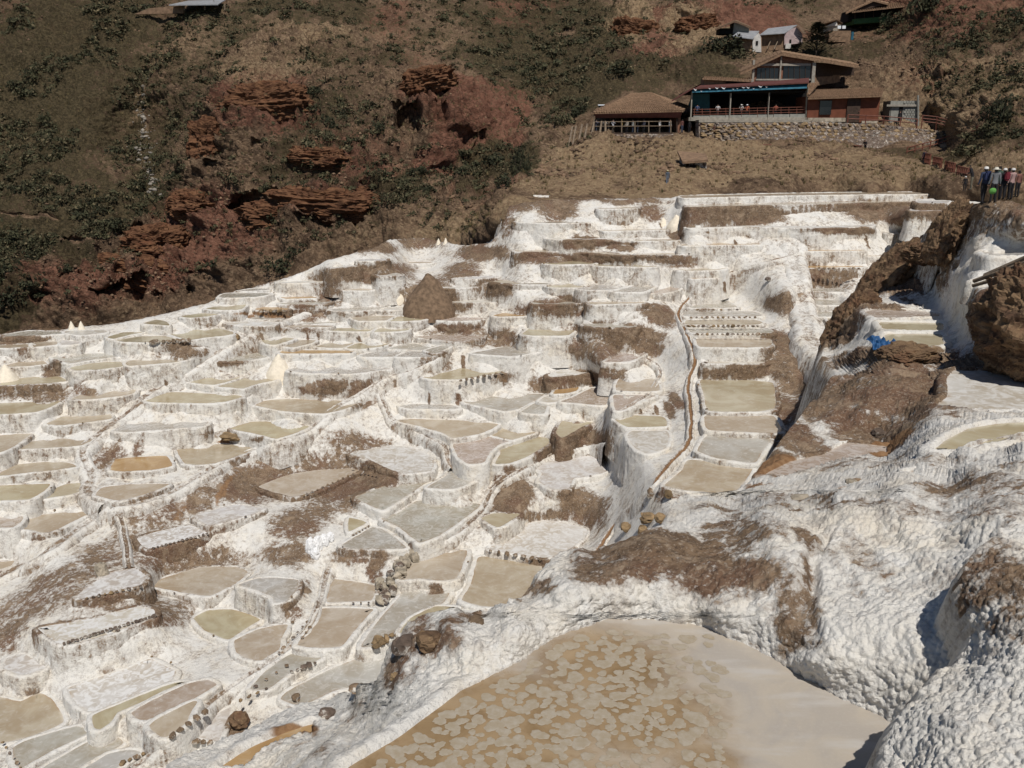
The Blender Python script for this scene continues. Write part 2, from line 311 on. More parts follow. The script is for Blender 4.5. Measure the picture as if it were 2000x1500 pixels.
# ------------------------------------------------------------------ traced ponds (outline in photo pixels -> level sheet in the valley)
# colour letter, earthiness of the wall, outline;  t tan  g grey  y yellowish  w white crusted  o ochre  p pinkish
POND_TEXT = """
g.3|10,653 60,646 120,648 125,652 60,656 12,657
t.8|0,674 60,672 62,678 0,680
t.4|66,669 118,666 122,672 68,678
w.3|130,646 200,644 208,649 160,655 130,651
w.4|120,664 165,661 150,672 122,674
y.3|280,632 305,624 325,628 330,636
y.3|210,658 240,649 285,648 250,655 222,662
y.4|228,664 270,657 320,656 352,664 345,668 290,669 240,668
y.4|332,652 380,643 425,641 455,648 452,654 400,660 375,664 352,660
g.3|100,697 150,691 205,690 235,696 180,703 135,710
y.4|136,718 180,709 232,706 244,715 200,721 150,724
t.3|245,709 260,703 330,702 372,701 340,708 255,715
t.4|14,713 40,706 80,703 92,711 60,715 20,717
y.5|0,748 20,742 60,735 110,734 135,744 90,749 0,753
y.4|-60,790 0,787 60,785 118,783 100,795 70,805 0,810 -60,812
t.3|138,780 160,770 220,763 265,759 262,768 235,774 180,780
t.4|90,828 120,814 170,810 215,808 217,818 170,825 120,831
t.3|-60,858 0,850 40,847 60,848 45,860 20,876 0,884 -60,900
t.3|32,877 60,862 120,856 188,853 160,870 100,875
g.3|222,842 238,828 300,825 405,822 398,832 330,838 250,844
y.25|282,782 320,767 360,766 465,772 472,776 440,785 400,788 300,786
y.3|362,745 400,734 470,737 418,752 378,748
y.3|424,754 474,738 545,740 500,751 475,759 445,757
g.3|425,704 455,693 495,687 525,691 520,698 480,705 440,706
g.35|562,724 578,718 650,716 770,717 740,724 690,730 600,729
y.3|510,661 560,659 575,662 537,674 518,671
t.3|549,674 579,664 616,664 610,670 572,679
t.3|616,678 642,670 693,669 668,680
y.3|676,680 700,670 762,670 740,678 702,682
o.2|545,688 560,684 650,684 690,685 680,690 560,691
g.2|703,694 750,683 788,685 766,697 712,697
g.2|758,681 796,671 863,672 824,684 797,683
g.2|774,697 798,687 824,686 849,691 842,697
g.2|830,684 870,673 882,675 853,690
p.3|810,658 850,653 945,653 935,662 900,668 850,664
y.3|640,641 728,641 717,648 645,646
y.3|730,648 742,641 800,641 790,647 735,649
t.3|685,618 770,617 756,626 700,627
y.3|760,626 777,618 838,620 820,626 772,628
p.4|848,624 875,616 945,621 930,626 880,627
o.3|963,616 985,611 1030,614 1020,618 975,619
w.2|883,588 905,584 962,588 967,591 890,591
w.3|740,604 790,598 795,605 745,606
w.3|800,606 850,600 870,603 850,608 802,609
y.2|1020,652 1035,641 1060,640 1125,640 1110,655 1060,656 1030,655
g.2|920,690 950,684 1000,675 1070,683 1040,690 1000,696 940,692
y.3|826,737 860,728 905,717 992,721 985,727 950,733 900,741 850,741
g.2|780,793 810,789 880,791 897,797 885,799 800,798
g.3|905,784 960,774 1045,769 1063,770 1048,780 1012,799 985,803 930,792
g.4|1018,804 1046,787 1068,790 1062,808 1030,807
w.2|1052,783 1069,773 1115,774 1095,783 1072,786
t.3|775,822 800,818 900,821 972,828 960,838 935,848 885,856 865,846 820,833
t.3|950,845 978,834 1046,844 1030,850 1000,859 965,852
p.2|885,872 890,858 938,851 965,855 996,861 973,869 956,885 945,903 915,906 895,893
y.3|967,906 977,886 978,875 1002,866 1032,853 1074,855 1070,868 1030,892 995,905
y.4|1086,845 1099,822 1160,825 1140,832 1110,850 1096,855
p.3|1094,784 1120,775 1158,757 1190,759 1183,791 1130,788
t.3|1203,762 1210,740 1270,740 1284,743 1288,763 1250,765
p.3|1197,777 1203,771 1280,772 1262,780 1220,800 1202,802
y.3|1200,818 1230,811 1290,813 1302,820 1300,833 1225,834
w.2|1225,852 1236,842 1300,841 1307,855 1300,875 1265,886 1240,875
w.4|1047,908 1060,900 1110,892 1160,890 1180,898 1185,920 1150,930 1120,935 1110,955 1075,955 1052,940 1058,925
p.4|1180,707 1215,688 1260,690 1240,702 1220,707
g.3|1137,634 1170,628 1180,628 1245,637 1230,640 1160,639
w.9|1070,733 1085,724 1120,722 1155,726 1130,732 1080,737
o.4|1080,769 1090,758 1130,756 1125,764 1100,769
y.6|1367,745 1375,740 1440,739 1508,747 1515,780 1512,798 1480,804 1385,803 1375,775
t.3|1375,815 1385,810 1450,810 1510,812 1527,838 1515,846 1385,840
g.3|1362,880 1383,849 1450,851 1505,857 1490,880 1473,904 1400,895
t.3|1298,948 1330,920 1345,898 1400,902 1470,909 1462,930 1440,958 1400,963 1340,958
g.5|1345,601 1385,588 1420,588 1440,600 1400,602
g.35|1335,611 1340,607 1470,608 1485,618 1340,618
t.35|1338,629 1345,625 1470,624 1490,630 1470,635 1340,634
g.35|1345,644 1350,641 1500,642 1505,651 1358,651
t.35|1360,666 1365,661 1503,662 1498,678 1370,678
w.8|1378,707 1400,704 1490,704 1488,710 1380,710
o.5|1562,521 1570,519 1680,519 1682,522 1565,524
g.4|1585,567 1590,561 1692,564 1690,571 1590,569
g.25|1583,588 1590,584 1675,587 1672,596 1600,596
g.25|1596,613 1600,608 1655,611 1645,617 1600,619
t.25|1616,624 1620,621 1645,622 1635,629 1625,633
o.2|1560,489 1620,487 1680,487 1685,490 1560,491
o.2|1688,498 1740,497 1740,500 1690,501
g.4|834,952 870,930 880,917 944,919 938,930 910,947 885,955
g.2|693,972 740,953 800,933 850,933 825,948 800,965 760,990 745,996
g.3|745,1013 780,1000 815,978 860,980 938,984 920,1003 860,1045 820,1060 805,1050 780,1030
g.2|667,1065 700,1045 728,1029 755,1037 793,1068 780,1072 690,1071
y.2|681,1038 682,1011 716,1020 700,1030
t.2|778,1132 800,1100 820,1078 850,1073 912,1075 905,1100 892,1130 860,1134 820,1130
t.2|902,1172 920,1140 935,1088 990,1090 1055,1099 1060,1130 1030,1180 985,1186 940,1184
w.4|955,1072 990,1045 1030,1022 1080,1016 1145,1032 1140,1050 1100,1080 1060,1090 1000,1080
y.5|940,1012 965,1002 1010,1003 1015,1005 985,1025 970,1030
g.2|705,1262 740,1210 780,1165 790,1146 878,1152 868,1175 850,1185 810,1200 770,1235 735,1262
y.4|780,1235 802,1207 850,1184 893,1186 870,1192 840,1210 810,1240
t.3|638,1176 645,1135 655,1131 732,1143 725,1173 680,1175
t.2|580,1260 605,1225 625,1190 660,1187 728,1190 720,1200 690,1235 665,1263 620,1265
t.2|457,1262 460,1250 500,1230 535,1222 563,1220 550,1245 545,1268 510,1290 480,1285 462,1275
y.1|378,1208 405,1192 450,1190 480,1197 508,1210 480,1228 450,1248 435,1247 400,1232
g.2|488,1345 520,1310 565,1275 590,1274 630,1282 610,1295 570,1312 525,1345
g.2|466,1142 500,1130 540,1128 582,1133 580,1152 560,1172 538,1178 530,1165 500,1152
t.5|298,1145 310,1132 390,1108 460,1107 485,1118 460,1140 410,1164 360,1158 320,1150
w1.|267,1052 300,1040 370,1026 405,1040 370,1052 290,1072
w.8|378,1008 400,1000 460,985 515,993 490,1005 410,1026
t.8|505,950 560,928 620,918 690,915 700,920 660,940 600,965 570,970 530,960
w.4|683,886 720,878 760,871 800,873 840,890 848,903 840,920 790,925 765,918 720,898
t.3|498,792 520,782 560,779 660,782 700,787 670,800 630,808 560,804
y.3|450,837 490,824 520,823 605,832 580,845 540,857 510,850
t.6|345,880 355,874 430,867 500,872 480,885 420,905 385,908 360,905
o.4|215,918 225,897 260,893 325,890 336,910 300,918 240,921
t.7|187,967 200,952 250,946 330,945 300,960 250,975 225,977
t.3|-50,930 0,923 30,907 90,902 130,903 150,911 110,918 50,924 0,930
y.4|-50,950 0,948 50,946 98,945 85,960 55,976 0,978 -50,980
y.4|82,974 110,953 130,945 165,943 160,958 140,966 100,972
p.4|-50,1016 0,1011 45,1008 40,1020 25,1030 0,1031 -50,1034
t.5|35,1031 60,1008 110,1002 185,996 150,1015 110,1035 85,1041 60,1035
t.4|-40,1102 0,1098 28,1095 20,1106 0,1112 -40,1116
w.8|150,1165 170,1147 210,1120 262,1110 285,1125 275,1142 230,1155 170,1168
w.7|75,1228 95,1222 150,1213 230,1193 270,1185 300,1190 300,1203 260,1220 210,1240 140,1258 110,1255
w.5|8,1305 15,1285 45,1277 90,1303 60,1315 42,1318
w.3|133,1345 170,1330 250,1305 290,1287 315,1297 345,1312 330,1330 270,1355 180,1390 150,1375
t.2|-60,1365 0,1362 40,1370 75,1353 100,1365 122,1395 122,1412 60,1440 0,1452 -60,1460
g.2|25,1460 60,1443 150,1418 173,1432 120,1457 60,1490 40,1500 30,1490
g.2|85,1499 130,1472 185,1443 230,1440 240,1452 200,1477 150,1502 110,1515
g.2|165,1502 210,1473 250,1464 275,1469 240,1492 200,1517
y.1|183,1420 182,1397 240,1372 300,1348 340,1334 362,1332 320,1349 270,1374 230,1392 215,1412 195,1425
p.1|258,1392 280,1377 360,1338 405,1327 423,1337 400,1352 340,1387 285,1407 265,1402
t.2|291,1417 310,1402 375,1370 385,1371 372,1392 365,1410 335,1435 320,1440 300,1430
w.2|362,1443 400,1410 450,1380 448,1395 435,1425 425,1448 390,1440
g.2|548,1365 570,1345 640,1310 700,1285 755,1275 758,1300 750,1328 700,1338 650,1350 590,1378
y.2|1066,558 1110,553 1170,552 1130,562 1080,562
g.2|1127,564 1172,555 1232,556 1196,566 1150,567
g.2|1192,568 1241,557 1280,558 1258,570 1215,571
p.2|1264,571 1311,559 1332,560 1320,568 1290,574
t.2|1320,527 1370,523 1420,523 1400,528 1340,529
y.3|1060,515 1120,508 1170,511 1150,516 1090,517
y.3|1152,518 1182,512 1280,519 1270,522 1180,520
o.2|1350,543 1400,540 1396,543 1353,545
t.2|960,550 985,547 1060,551 1100,554 1060,556 1000,555
w.3|885,544 960,538 975,540 930,545
o.3|1330,478 1400,474 1480,475 1480,478 1340,480
t.6|1170,406 1240,404 1242,407 1175,409
t.3|1005,433 1090,431 1150,435 1060,436
t.3|1240,468 1320,467 1320,470 1245,471
y.3|400,603 430,597 480,595 470,605 430,606
g.3|428,580 440,573 510,572 530,574 500,580 440,582
o.3|548,580 600,577 620,582 560,584
o.5|497,605 510,599 565,598 560,606 530,608
g.3|545,592 600,588 650,588 630,595 560,595
y.4|352,618 390,612 432,612 410,618 370,621
w.3|440,631 455,628 500,627 540,630 530,635 490,637
g.4|478,621 510,617 550,620 545,624 500,624
g.4|560,630 640,628 660,631 600,633
t.2|535,638 600,635 650,636 640,639 560,640
g.4|640,605 700,598 760,598 735,604 680,609
t.3|668,567 700,562 735,563 720,568
w.4|730,535 775,533 785,537 745,540
w.3|705,506 755,505 750,509 700,510
t.3|800,512 845,511 840,514 800,515
w.3|540,551 600,548 640,549 640,552 560,553
g.3|462,569 490,564 525,563 522,567
w.3|845,560 905,556 935,560 900,563 850,564
g.2|1040,590 1120,585 1150,590 1100,594 1045,594
t.3|1150,590 1240,588 1260,592 1160,595
w.3|640,520 690,517 700,520 650,524
t.3|1335,382 1500,378 1700,375 1842,375 1842,379 1700,380 1500,383 1338,387
t1.2|1345,400 1450,398 1600,395 1785,391 1785,394 1600,399 1450,402 1348,405
w.3|1345,441 1450,438 1600,441 1700,437 1700,442 1600,446 1450,443 1348,446
t.4|1180,448 1300,446 1302,449 1182,452
w.4|1060,463 1130,465 1235,462 1236,466 1100,469
t.5|1245,495 1340,493 1345,497 1250,499
t.8|1010,488 1120,487 1225,497 1223,500 1120,492 1012,492
w.3|1790,392 1852,392 1848,397 1794,397
w.3|1778,409 1838,407 1836,412 1782,413
g.4|1730,452 1790,447 1792,451 1735,457
"""
PONDS = []
for ln in POND_TEXT.strip().splitlines():
    h, b = ln.split('|'); PONDS.append(dict(c=h[0], dirt=float(h[1:]), uv=np.array([[float(x) for x in p.split(',')] for p in b.split()])))
# first guess of the forward distance (m) of the terraced slope at scattered picture points
SLOPE = [(0,640,82),(0,720,70),(0,800,60),(0,1000,46),(0,1250,36),(0,1500,29),(400,590,94),(400,700,75),(400,800,62),(400,1000,47),(400,1250,36),(400,1500,28),
 (700,490,86),(700,560,78),(700,700,73),(700,900,54),(700,1100,41),(650,1300,32),(1000,400,87),(1000,500,80),(1000,580,85),(1000,650,77),(1000,800,61),(1000,950,49),(1000,1100,40),
 (1300,388,84),(1300,450,80),(1300,500,76),(1300,620,68),(1250,800,54),(1250,950,43),(1600,388,82),(1600,480,69),(1660,570,66),(1430,600,68),(1430,700,57),(1440,780,50),(1400,930,40),
 (1850,388,76),(-200,700,72),(-200,1100,42),(-200,1560,28),(700,1560,25),(1250,1150,34),(1700,560,60),(1700,430,76),(950,1250,31),(1500,1000,36)]
_sl = np.array(SLOPE, float); prior = TPS(_sl[:, :2], np.log(_sl[:, 2]), 2e-3)
def front_back(poly, u):                            # lower and upper picture rows of an outline at column u
    ys = []; n = len(poly)
    for k in range(n):
        (x0, y0), (x1, y1) = poly[k], poly[(k+1) % n]
        if (x0 <= u) != (x1 <= u): ys.append(y0+(y1-y0)*(u-x0)/(x1-x0))
    return (min(ys), max(ys)) if len(ys) >= 2 else None
def solve_levels():
    n = len(PONDS); R, B = [], []
    for i, p in enumerate(PONDS):
        cu, cv = p['uv'].mean(0); d = float(np.exp(prior(cu, cv))); p['h0'] = d*slope(cv)
        r = np.zeros(n); s = 0.06*d; k = 1/slope(cv); r[i] = k/s; R.append(r); B.append(d/s)
    for u in np.arange(-40, 1760, 9.0):
        col = []
        for i, p in enumerate(PONDS):
            fb = front_back(p['uv'], u)
            if fb: col.append((fb[0], fb[1], i))
        col.sort()
        for a, b in zip(col, col[1:]):
            g = b[0]-a[1]
            if -3 <= g < 85:
                r = np.zeros(n); s = 1.1; r[a[2]] += (1/slope(a[1])-0.15)/s; r[b[2]] += (-1/slope(b[0])+0.15)/s
                R.append(r); B.append(0.5/s)
    h = np.linalg.lstsq(np.array(R), np.array(B), rcond=None)[0]
    for p, x in zip(PONDS, h): p['h'] = float(x)
solve_levels()
# ------------------------------------------------------------------ near ground on the right: distances at picture points
NEAR = [(330,1500,12.4),(450,1440,13.4),(540,1400,14),(625,1375,14.3),(560,1520,11),(640,1450,11.2),(700,1440,11.3),(760,1330,11.9),(700,1600,9),(800,1225,12.6),(850,1205,12.8),(900,1222,11.7),(940,1195,12.9),(1000,1167,12.6),(1020,1160,13.1),(1100,1085,14.3),(1160,1078,14.2),
 (1100,1150,12.4),(1300,1150,12.6),(1300,1100,13.1),(1290,1040,14.2),(1300,1028,14.8),(1345,966,19),(1380,975,18),(1440,964,20.5),(1480,932,23),(1500,985,16),(1500,1010,14.4),(1400,1100,13.1),(1450,1150,12.2),(1400,1200,11.9),(1560,1060,13.2),
 (1640,1000,14.4),(1640,970,15.6),(1700,1050,13.3),(1600,1150,11.9),(1590,1290,10.6),(1700,1200,11.0),(1760,1300,10.0),(1850,1150,11.1),(1850,1050,12.6),(1990,1000,12.4),(1950,1100,10.7),(1990,930,14.7),(1900,930,15.2),(1750,930,16.5),(1850,900,18.0),(2000,848,18.7),(2000,875,16.8),
 (1560,830,26.5),(1535,855,25),(1590,790,29),(1640,740,33),(1650,862,25.5),(1740,870,24),(1500,925,22.6),(1560,880,24.5),(1620,910,22.4),(1700,890,22.8),(1790,840,23.2),
 (1700,800,26.5),(1700,750,29),(1760,695,31.5),(1860,705,31.5),(1900,690,30.5),(1950,680,29),(1960,705,28.5),(1830,760,28),(1800,740,29),
 (1725,690,36),(1690,640,40),(1640,680,42),(1620,690,42.5),(1608,700,40),(1640,640,47),(1700,590,47),(1780,575,46),(1700,560,52),(1745,500,56),(1800,520,49),(1850,470,46),(1840,427,47),(1880,399,44),(1930,400,40.5),(2000,398,39),(1900,440,41.5),(2000,440,36),(1960,480,37.5),
 (1900,500,39),(1860,560,40),(1880,600,35.5),(1960,600,30),(2000,640,28),(2100,500,33),(2100,700,27),(2200,900,13),(2200,1200,9),(2200,1500,6.5),(1700,1650,8.3),(1200,1650,8.0),(2200,398,36),(860,1290,11.3),(1000,1220,11.5),(1200,1120,12.8)]
FG_H = -7.0
NEARP_TEXT = """
F|660,1520 720,1476 790,1430 900,1350 1010,1290 1100,1235 1180,1205 1280,1205 1380,1225 1450,1255 1520,1290 1600,1335 1680,1380 1745,1410 1760,1450 1760,1520 1720,1690 1100,1720 640,1690
w.1|1828,795 1850,772 1850,737 1866,723 1960,726 2060,735 2090,770 2060,800 1950,803 1870,800
y.2|1822,880 1850,857 1890,837 1950,827 2020,824 2080,835 2080,855 2020,860 1930,869 1860,881
p.6|1490,930 1540,902 1610,887 1650,865 1735,872 1732,885 1700,887 1620,906 1545,930
o.3|434,1497 500,1455 560,1430 616,1413 612,1432 590,1437 520,1465 480,1500
y.1|1727,660 1735,652 1838,653 1845,674 1800,680 1725,678
y.1|1718,634 1722,629 1838,631 1843,638 1835,648 1730,646
p.3|1690,609 1705,605 1790,607 1838,612 1830,621 1790,621 1715,623
t.1|1900,552 1920,545 1968,539 1967,554 1920,552
g.1|1915,494 1930,491 2010,492 2010,500 1940,502
"""
NEARP = []
for ln in NEARP_TEXT.strip().splitlines():
    h, b = ln.split('|'); NEARP.append(dict(c=h[0], dirt=float(h[1:] or 0.1), uv=np.array([[float(x) for x in p.split(',')] for p in b.split()])))
_n = np.array(NEAR, float); near0 = TPS(_n[:, :2], np.log(_n[:, 2]), 4e-4)
for p in NEARP:
    cu, cv = p['uv'].mean(0)
    p['h'] = FG_H if p['c'] == 'F' else float(np.exp(near0(cu, cv)))*slope(cv)
def densify(uv, st):
    out = []
    for k in range(len(uv)):
        a, b = uv[k], uv[(k+1) % len(uv)]; m = max(1, int(np.hypot(*(b-a))/st))
        out += [a+(b-a)*t/m for t in range(m)]
    return np.array(out)
def controls(ponds, extra, clear):
    C = []
    for p in ponds:
        q = densify(p['uv'], 45)
        for u, v in q: C.append((u, v, p['h']/slope(v)))
    C0 = np.array(C)
    for u, v, d in extra:
        if np.min(np.hypot(C0[:, 0]-u, C0[:, 1]-v)) > clear: C.append((u, v, d))
    C = np.array(C); return C[C[:, 2] > 1]
SPUR = [(1560,760,57),(1600,740,55),(1640,740,52),(1570,690,60),(1600,640,62),(1620,690,58),(1650,640,60),(1660,580,66),(1530,830,51),(1580,800,49),(1500,900,45),(1540,720,58),(1535,680,61),(1545,560,67),(1545,610,66)]
_c = np.r_[controls(PONDS, SLOPE, 60), [(u, v, d) for u, v, d in SPUR]]; slopeT = TPS(_c[:, :2], np.log(_c[:, 2]), 2.5e-3)
slopeD = GridFn(lambda u, v: np.exp(slopeT(u, v)), -280, 2080, 355, 1620, 10)
_c = controls(NEARP, NEAR, 14); nearT = TPS(_c[:, :2], np.log(_c[:, 2]), 5e-4)
nearD = GridFn(lambda u, v: np.exp(nearT(u, v)), 200, 2300, 380, 1720, 10)
def on_slope(u, v): return at(u, v, float(slopeD(u, v)))
def on_near(u, v): return at(u, v, float(nearD(u, v)))
# ------------------------------------------------------------------ earth stains: centres and sizes in photo pixels, turned into ellipsoids of ground in the valley
STAINS_SLOPE = [(520, 930, 72, 44, 0.74), (640, 905, 51, 36, 0.66), (690, 865, 64, 28, 0.57), (660, 960, 76, 36, 0.7), (580, 1010, 60, 40, 0.7), (740, 925, 50, 30, 1.1), (560, 1075, 68, 24, 0.74), (1130, 865, 60, 42, 1.1), (1080, 890, 40, 20, 0.8), (1000, 960, 45, 45, 1.1), (1140, 985, 45, 40, 0.8), (1050, 1005, 70, 10, 0.6), (240, 1060, 60, 48, 0.54), (100, 1140, 81, 44, 0.61), (200, 1075, 42, 48, 0.54), (50, 1170, 60, 32, 0.61), (380, 1090, 94, 32, 0.54), (120, 1220, 60, 20, 0.61), (230, 1180, 68, 22, 0.54), (320, 1190, 38, 32, 0.54), (20, 1230, 30, 48, 0.61), (300, 1000, 51, 36, 0.54), (390, 970, 26, 32, 0.54), (215, 890, 26, 36, 0.54), (270, 870, 8, 24, 0.61), (840, 570, 55, 40, 0.8), (770, 525, 45, 22, 0.8), (640, 540, 45, 20, 0.7), (510, 545, 28, 8, 1.0), (940, 490, 55, 16, 0.9), (1060, 500, 60, 12, 0.9), (1180, 503, 90, 11, 0.9), (1310, 508, 60, 10, 0.8), (900, 525, 40, 18, 0.7), (1090, 405, 38, 22, 0.9), (1140, 470, 40, 12, 1.0), (1200, 475, 40, 7, 1.0), (1270, 410, 30, 20, 0.8), (1390, 415, 45, 20, 0.85), (1480, 420, 60, 18, 0.85), (1720, 410, 70, 20, 0.95), (1640, 450, 70, 7, 1.1), (1320, 455, 16, 12, 0.9), (1560, 440, 40, 10, 0.3), (1080, 600, 70, 22, 0.8), (970, 560, 40, 20, 0.75), (860, 600, 60, 12, 0.6), (1290, 610, 35, 22, 1.0), (1230, 650, 70, 22, 0.95), (1170, 675, 60, 25, 0.7), (1150, 735, 70, 14, 0.9), (1265, 672, 30, 14, 1.0), (1060, 745, 30, 15, 0.7), (890, 640, 60, 10, 0.7), (950, 660, 90, 14, 0.6), (1330, 775, 14, 30, 0.8), (1310, 800, 12, 25, 0.8), (1440, 724, 70, 12, 0.9), (1530, 590, 28, 22, 0.9), (1530, 665, 35, 32, 1.1), (1560, 720, 60, 60, 0.9), (1545, 790, 40, 60, 0.8), (1600, 745, 40, 40, 0.8), (1500, 840, 30, 30, 0.6), (1310, 960, 30, 12, 0.4), (700, 772, 30, 22, 0.8), (630, 758, 45, 13, 0.9), (850, 705, 30, 22, 0.7), (470, 690, 30, 8, 0.8), (450, 705, 40, 12, 0.9), (640, 570, 30, 12, 0.6), (590, 610, 50, 12, 0.7), (90, 645, 40, 8, 0.5), (40, 660, 40, 10, 1.0), (350, 682, 45, 12, 0.7), (60, 765, 80, 14, 0.7), (110, 715, 20, 16, 0.8), (160, 765, 20, 14, 0.7), (690, 1085, 51, 16, 0.49), (740, 1110, 18, 40, 0.7), (600, 1140, 13, 20, 0.57), (575, 1190, 15, 20, 0.57), (450, 1410, 19, 24, 0.82), (845, 1155, 14, 18, 0.8), (1060, 1100, 20, 16, 1.0), (960, 1000, 20, 20, 0.5), (1200, 1160, 60, 60, 0.9), (1150, 900, 12, 30, 0.5), (430, 845, 26, 6, 0.49), (500, 860, 19, 6, 0.66), (985, 740, 35, 12, 0.6), (1190, 640, 80, 12, 0.7), (1010, 395, 50, 16, 0.9), (1060, 388, 80, 8, 1.0), (1180, 386, 120, 7, 0.9), (990, 430, 14, 30, 0.6), (935, 450, 40, 20, 0.9), (730, 480, 50, 14, 0.9), (830, 470, 50, 12, 0.7), (620, 590, 40, 8, 0.7), (700, 535, 50, 14, 0.9), (560, 645, 60, 8, 0.5), (1580, 530, 30, 30, 0.4), (1630, 545, 40, 14, 0.4)]
DRIPS = [(905,700,7,22,1.1),(895,776,6,12,1.2),(838,776,5,14,1.1),(602,657,4,9,1.2),(512,655,4,8,1.1),(622,655,5,8,1.1),(702,662,5,8,1.2),(780,537,4,7,1.1),(980,546,4,7,1.2),(327,752,4,10,1.2),(353,755,4,9,1.1),(408,718,4,12,1.2),(1437,470,5,14,1.1),(1410,560,6,16,1.2),(1387,578,5,10,1.0),(1695,470,4,13,1.2),(130,945,4,9,1.1),(213,888,9,22,1.2),(660,875,6,24,1.1),(90,982,5,10,1.),(1283,797,5,16,1.2),(1252,802,7,7,1.1),(1380,455,5,10,1.),(1290,435,7,12,1.),(780,620,5,8,1.1),(716,612,4,7,1.),(1070,812,4,10,1.),(985,795,5,12,1.),(775,735,8,14,.9),(758,745,6,10,.9),(1345,440,6,12,.8),(1500,600,6,10,.9),(560,610,6,7,1.),(300,725,5,8,1.),(500,745,6,8,.9),(470,1002,7,14,.9),(640,800,8,9,.8)]
STAINS_NEAR = [(1300,1080,170,50,1.0),(1180,1110,70,40,.9),(1400,1120,110,60,.85),(1440,1040,70,30,.8),(1480,1160,30,60,.6),(1550,1180,45,70,.85),(1530,1240,35,40,.9),(1575,1060,30,30,.7),(1060,1150,45,20,.8),(840,1240,70,40,.9),(780,1300,40,50,.8),(900,1205,50,14,.9),
 (1420,1005,60,14,.7),(1550,850,50,60,1.1),(1500,905,45,35,1.0),(1600,800,55,60,1.0),(1580,880,50,20,.6),(1700,760,110,60,1.0),(1680,840,70,40,.9),(1790,740,60,45,1.0),(1780,830,50,30,.7),(1640,900,110,20,.4),(1800,700,150,22,1.0),(1900,700,80,25,1.0),(1990,690,70,40,.9),
 (1640,660,40,60,1.2),(1660,620,40,40,1.2),(1720,560,60,55,1.2),(1760,510,50,40,1.2),(1820,440,40,60,1.1),(1850,500,60,30,1.1),(1920,425,110,36,.62),(1870,470,60,30,.7),(1990,410,60,30,1.0),(1850,540,20,40,.8),(1780,590,10,20,.8),(1960,600,60,60,1.2),
 (1900,1000,120,22,.5),(1950,960,100,22,.75),(1690,1100,30,70,.45),(1640,1120,14,80,.5),(1960,1150,60,90,.5),(1600,980,120,8,.6),(1820,910,120,8,.5),(650,1330,30,20,.7),(700,1395,60,30,.4),(640,1460,40,20,.5),(540,1460,40,14,.4),(1700,600,40,14,.9)]
OCHRE_NEAR = [(1520,915,50,22,1.0),(1690,862,60,16,1.0),(1480,945,30,16,.8),(560,1450,60,16,.8)]
OCHRE_SLOPE = [(440,950,9,44,.6),(352,985,8,40,.5),(520,615,60,6,.7),(990,745,12,6,.5),(450,858,25,5,.9)]
def ellipsoids(L, D):
    E = []
    for u, v, a, b, s in L:
        d = float(D(u, v)); c = np.array(at(u, v, d)); n = c/np.linalg.norm(c); f = np.linalg.norm(c)/F_PX
        r = np.array([1.0, 0, 0]); up = np.cross(r, n); up /= np.linalg.norm(up)
        E.append((c, np.stack([r/(a*f), up/(b*f), n/(3.0*max(a, b)*f)]), s))
    return E
def stain(P, E, base=0.0, warp=1.0):                # ragged ellipsoids: the ground is looked up through a wavy displacement
    sh = P.shape[:-1]; Q0 = P.reshape(-1, 3); out = np.full(len(Q0), base)
    Q = Q0+warp*np.stack([0.6*fbm(Q0, 0.55/warp, 4, 201+k, .62) for k in range(3)], -1)
    for c, A, s in E:
        rad = 1.6/np.min(np.linalg.norm(A, axis=1)); idx = np.where(np.abs(Q-c).max(1) < rad)[0]
        if len(idx):
            q = (((Q[idx]-c)@A.T)**2).sum(1); w = s*sstep(1.75, 0.15, q); out[idx] = np.maximum(out[idx], base+w*(1-base*0.5))
    return out.reshape(sh)
E_DRIP = ellipsoids(DRIPS, slopeD)
E_SLOPE, E_NEAR = ellipsoids(STAINS_SLOPE, slopeD), ellipsoids(STAINS_NEAR, nearD)
O_SLOPE, O_NEAR = ellipsoids(OCHRE_SLOPE, slopeD), ellipsoids(OCHRE_NEAR, nearD)
# ------------------------------------------------------------------ ground meshes
def relief(V, nr, nc):                              # unit normals of a grid of points
    G = V.reshape(nr, nc, 3); a = np.gradient(G, axis=1); b = np.gradient(G, axis=0); n = np.cross(a, b)
    n /= np.linalg.norm(n, axis=-1, keepdims=True)+1e-9
    s = np.sign((n*G).sum(-1, keepdims=True)); return -n*s          # facing the valley side
def blob(U, V, L):
    r = np.zeros(np.shape(U))
    for u, v, a, b, s in L: r = np.maximum(r, s*np.exp(-(((U-u)/a)**2+((V-v)/b)**2)**1.5))
    return r
def under_ponds(ponds, U, V, z, P, sink):
    k = np.zeros(U.shape)
    for p in ponds:
        q = p['uv']; (a, b), (c, d) = q.min(0)-8, q.max(0)+8
        m = (U > a) & (U < c) & (V > b) & (V < d)
        if m.any():
            mm = np.where(m); k[mm] = np.maximum(k[mm], np.where(inside(q, U[mm], V[mm]), sink, 0))
    return k
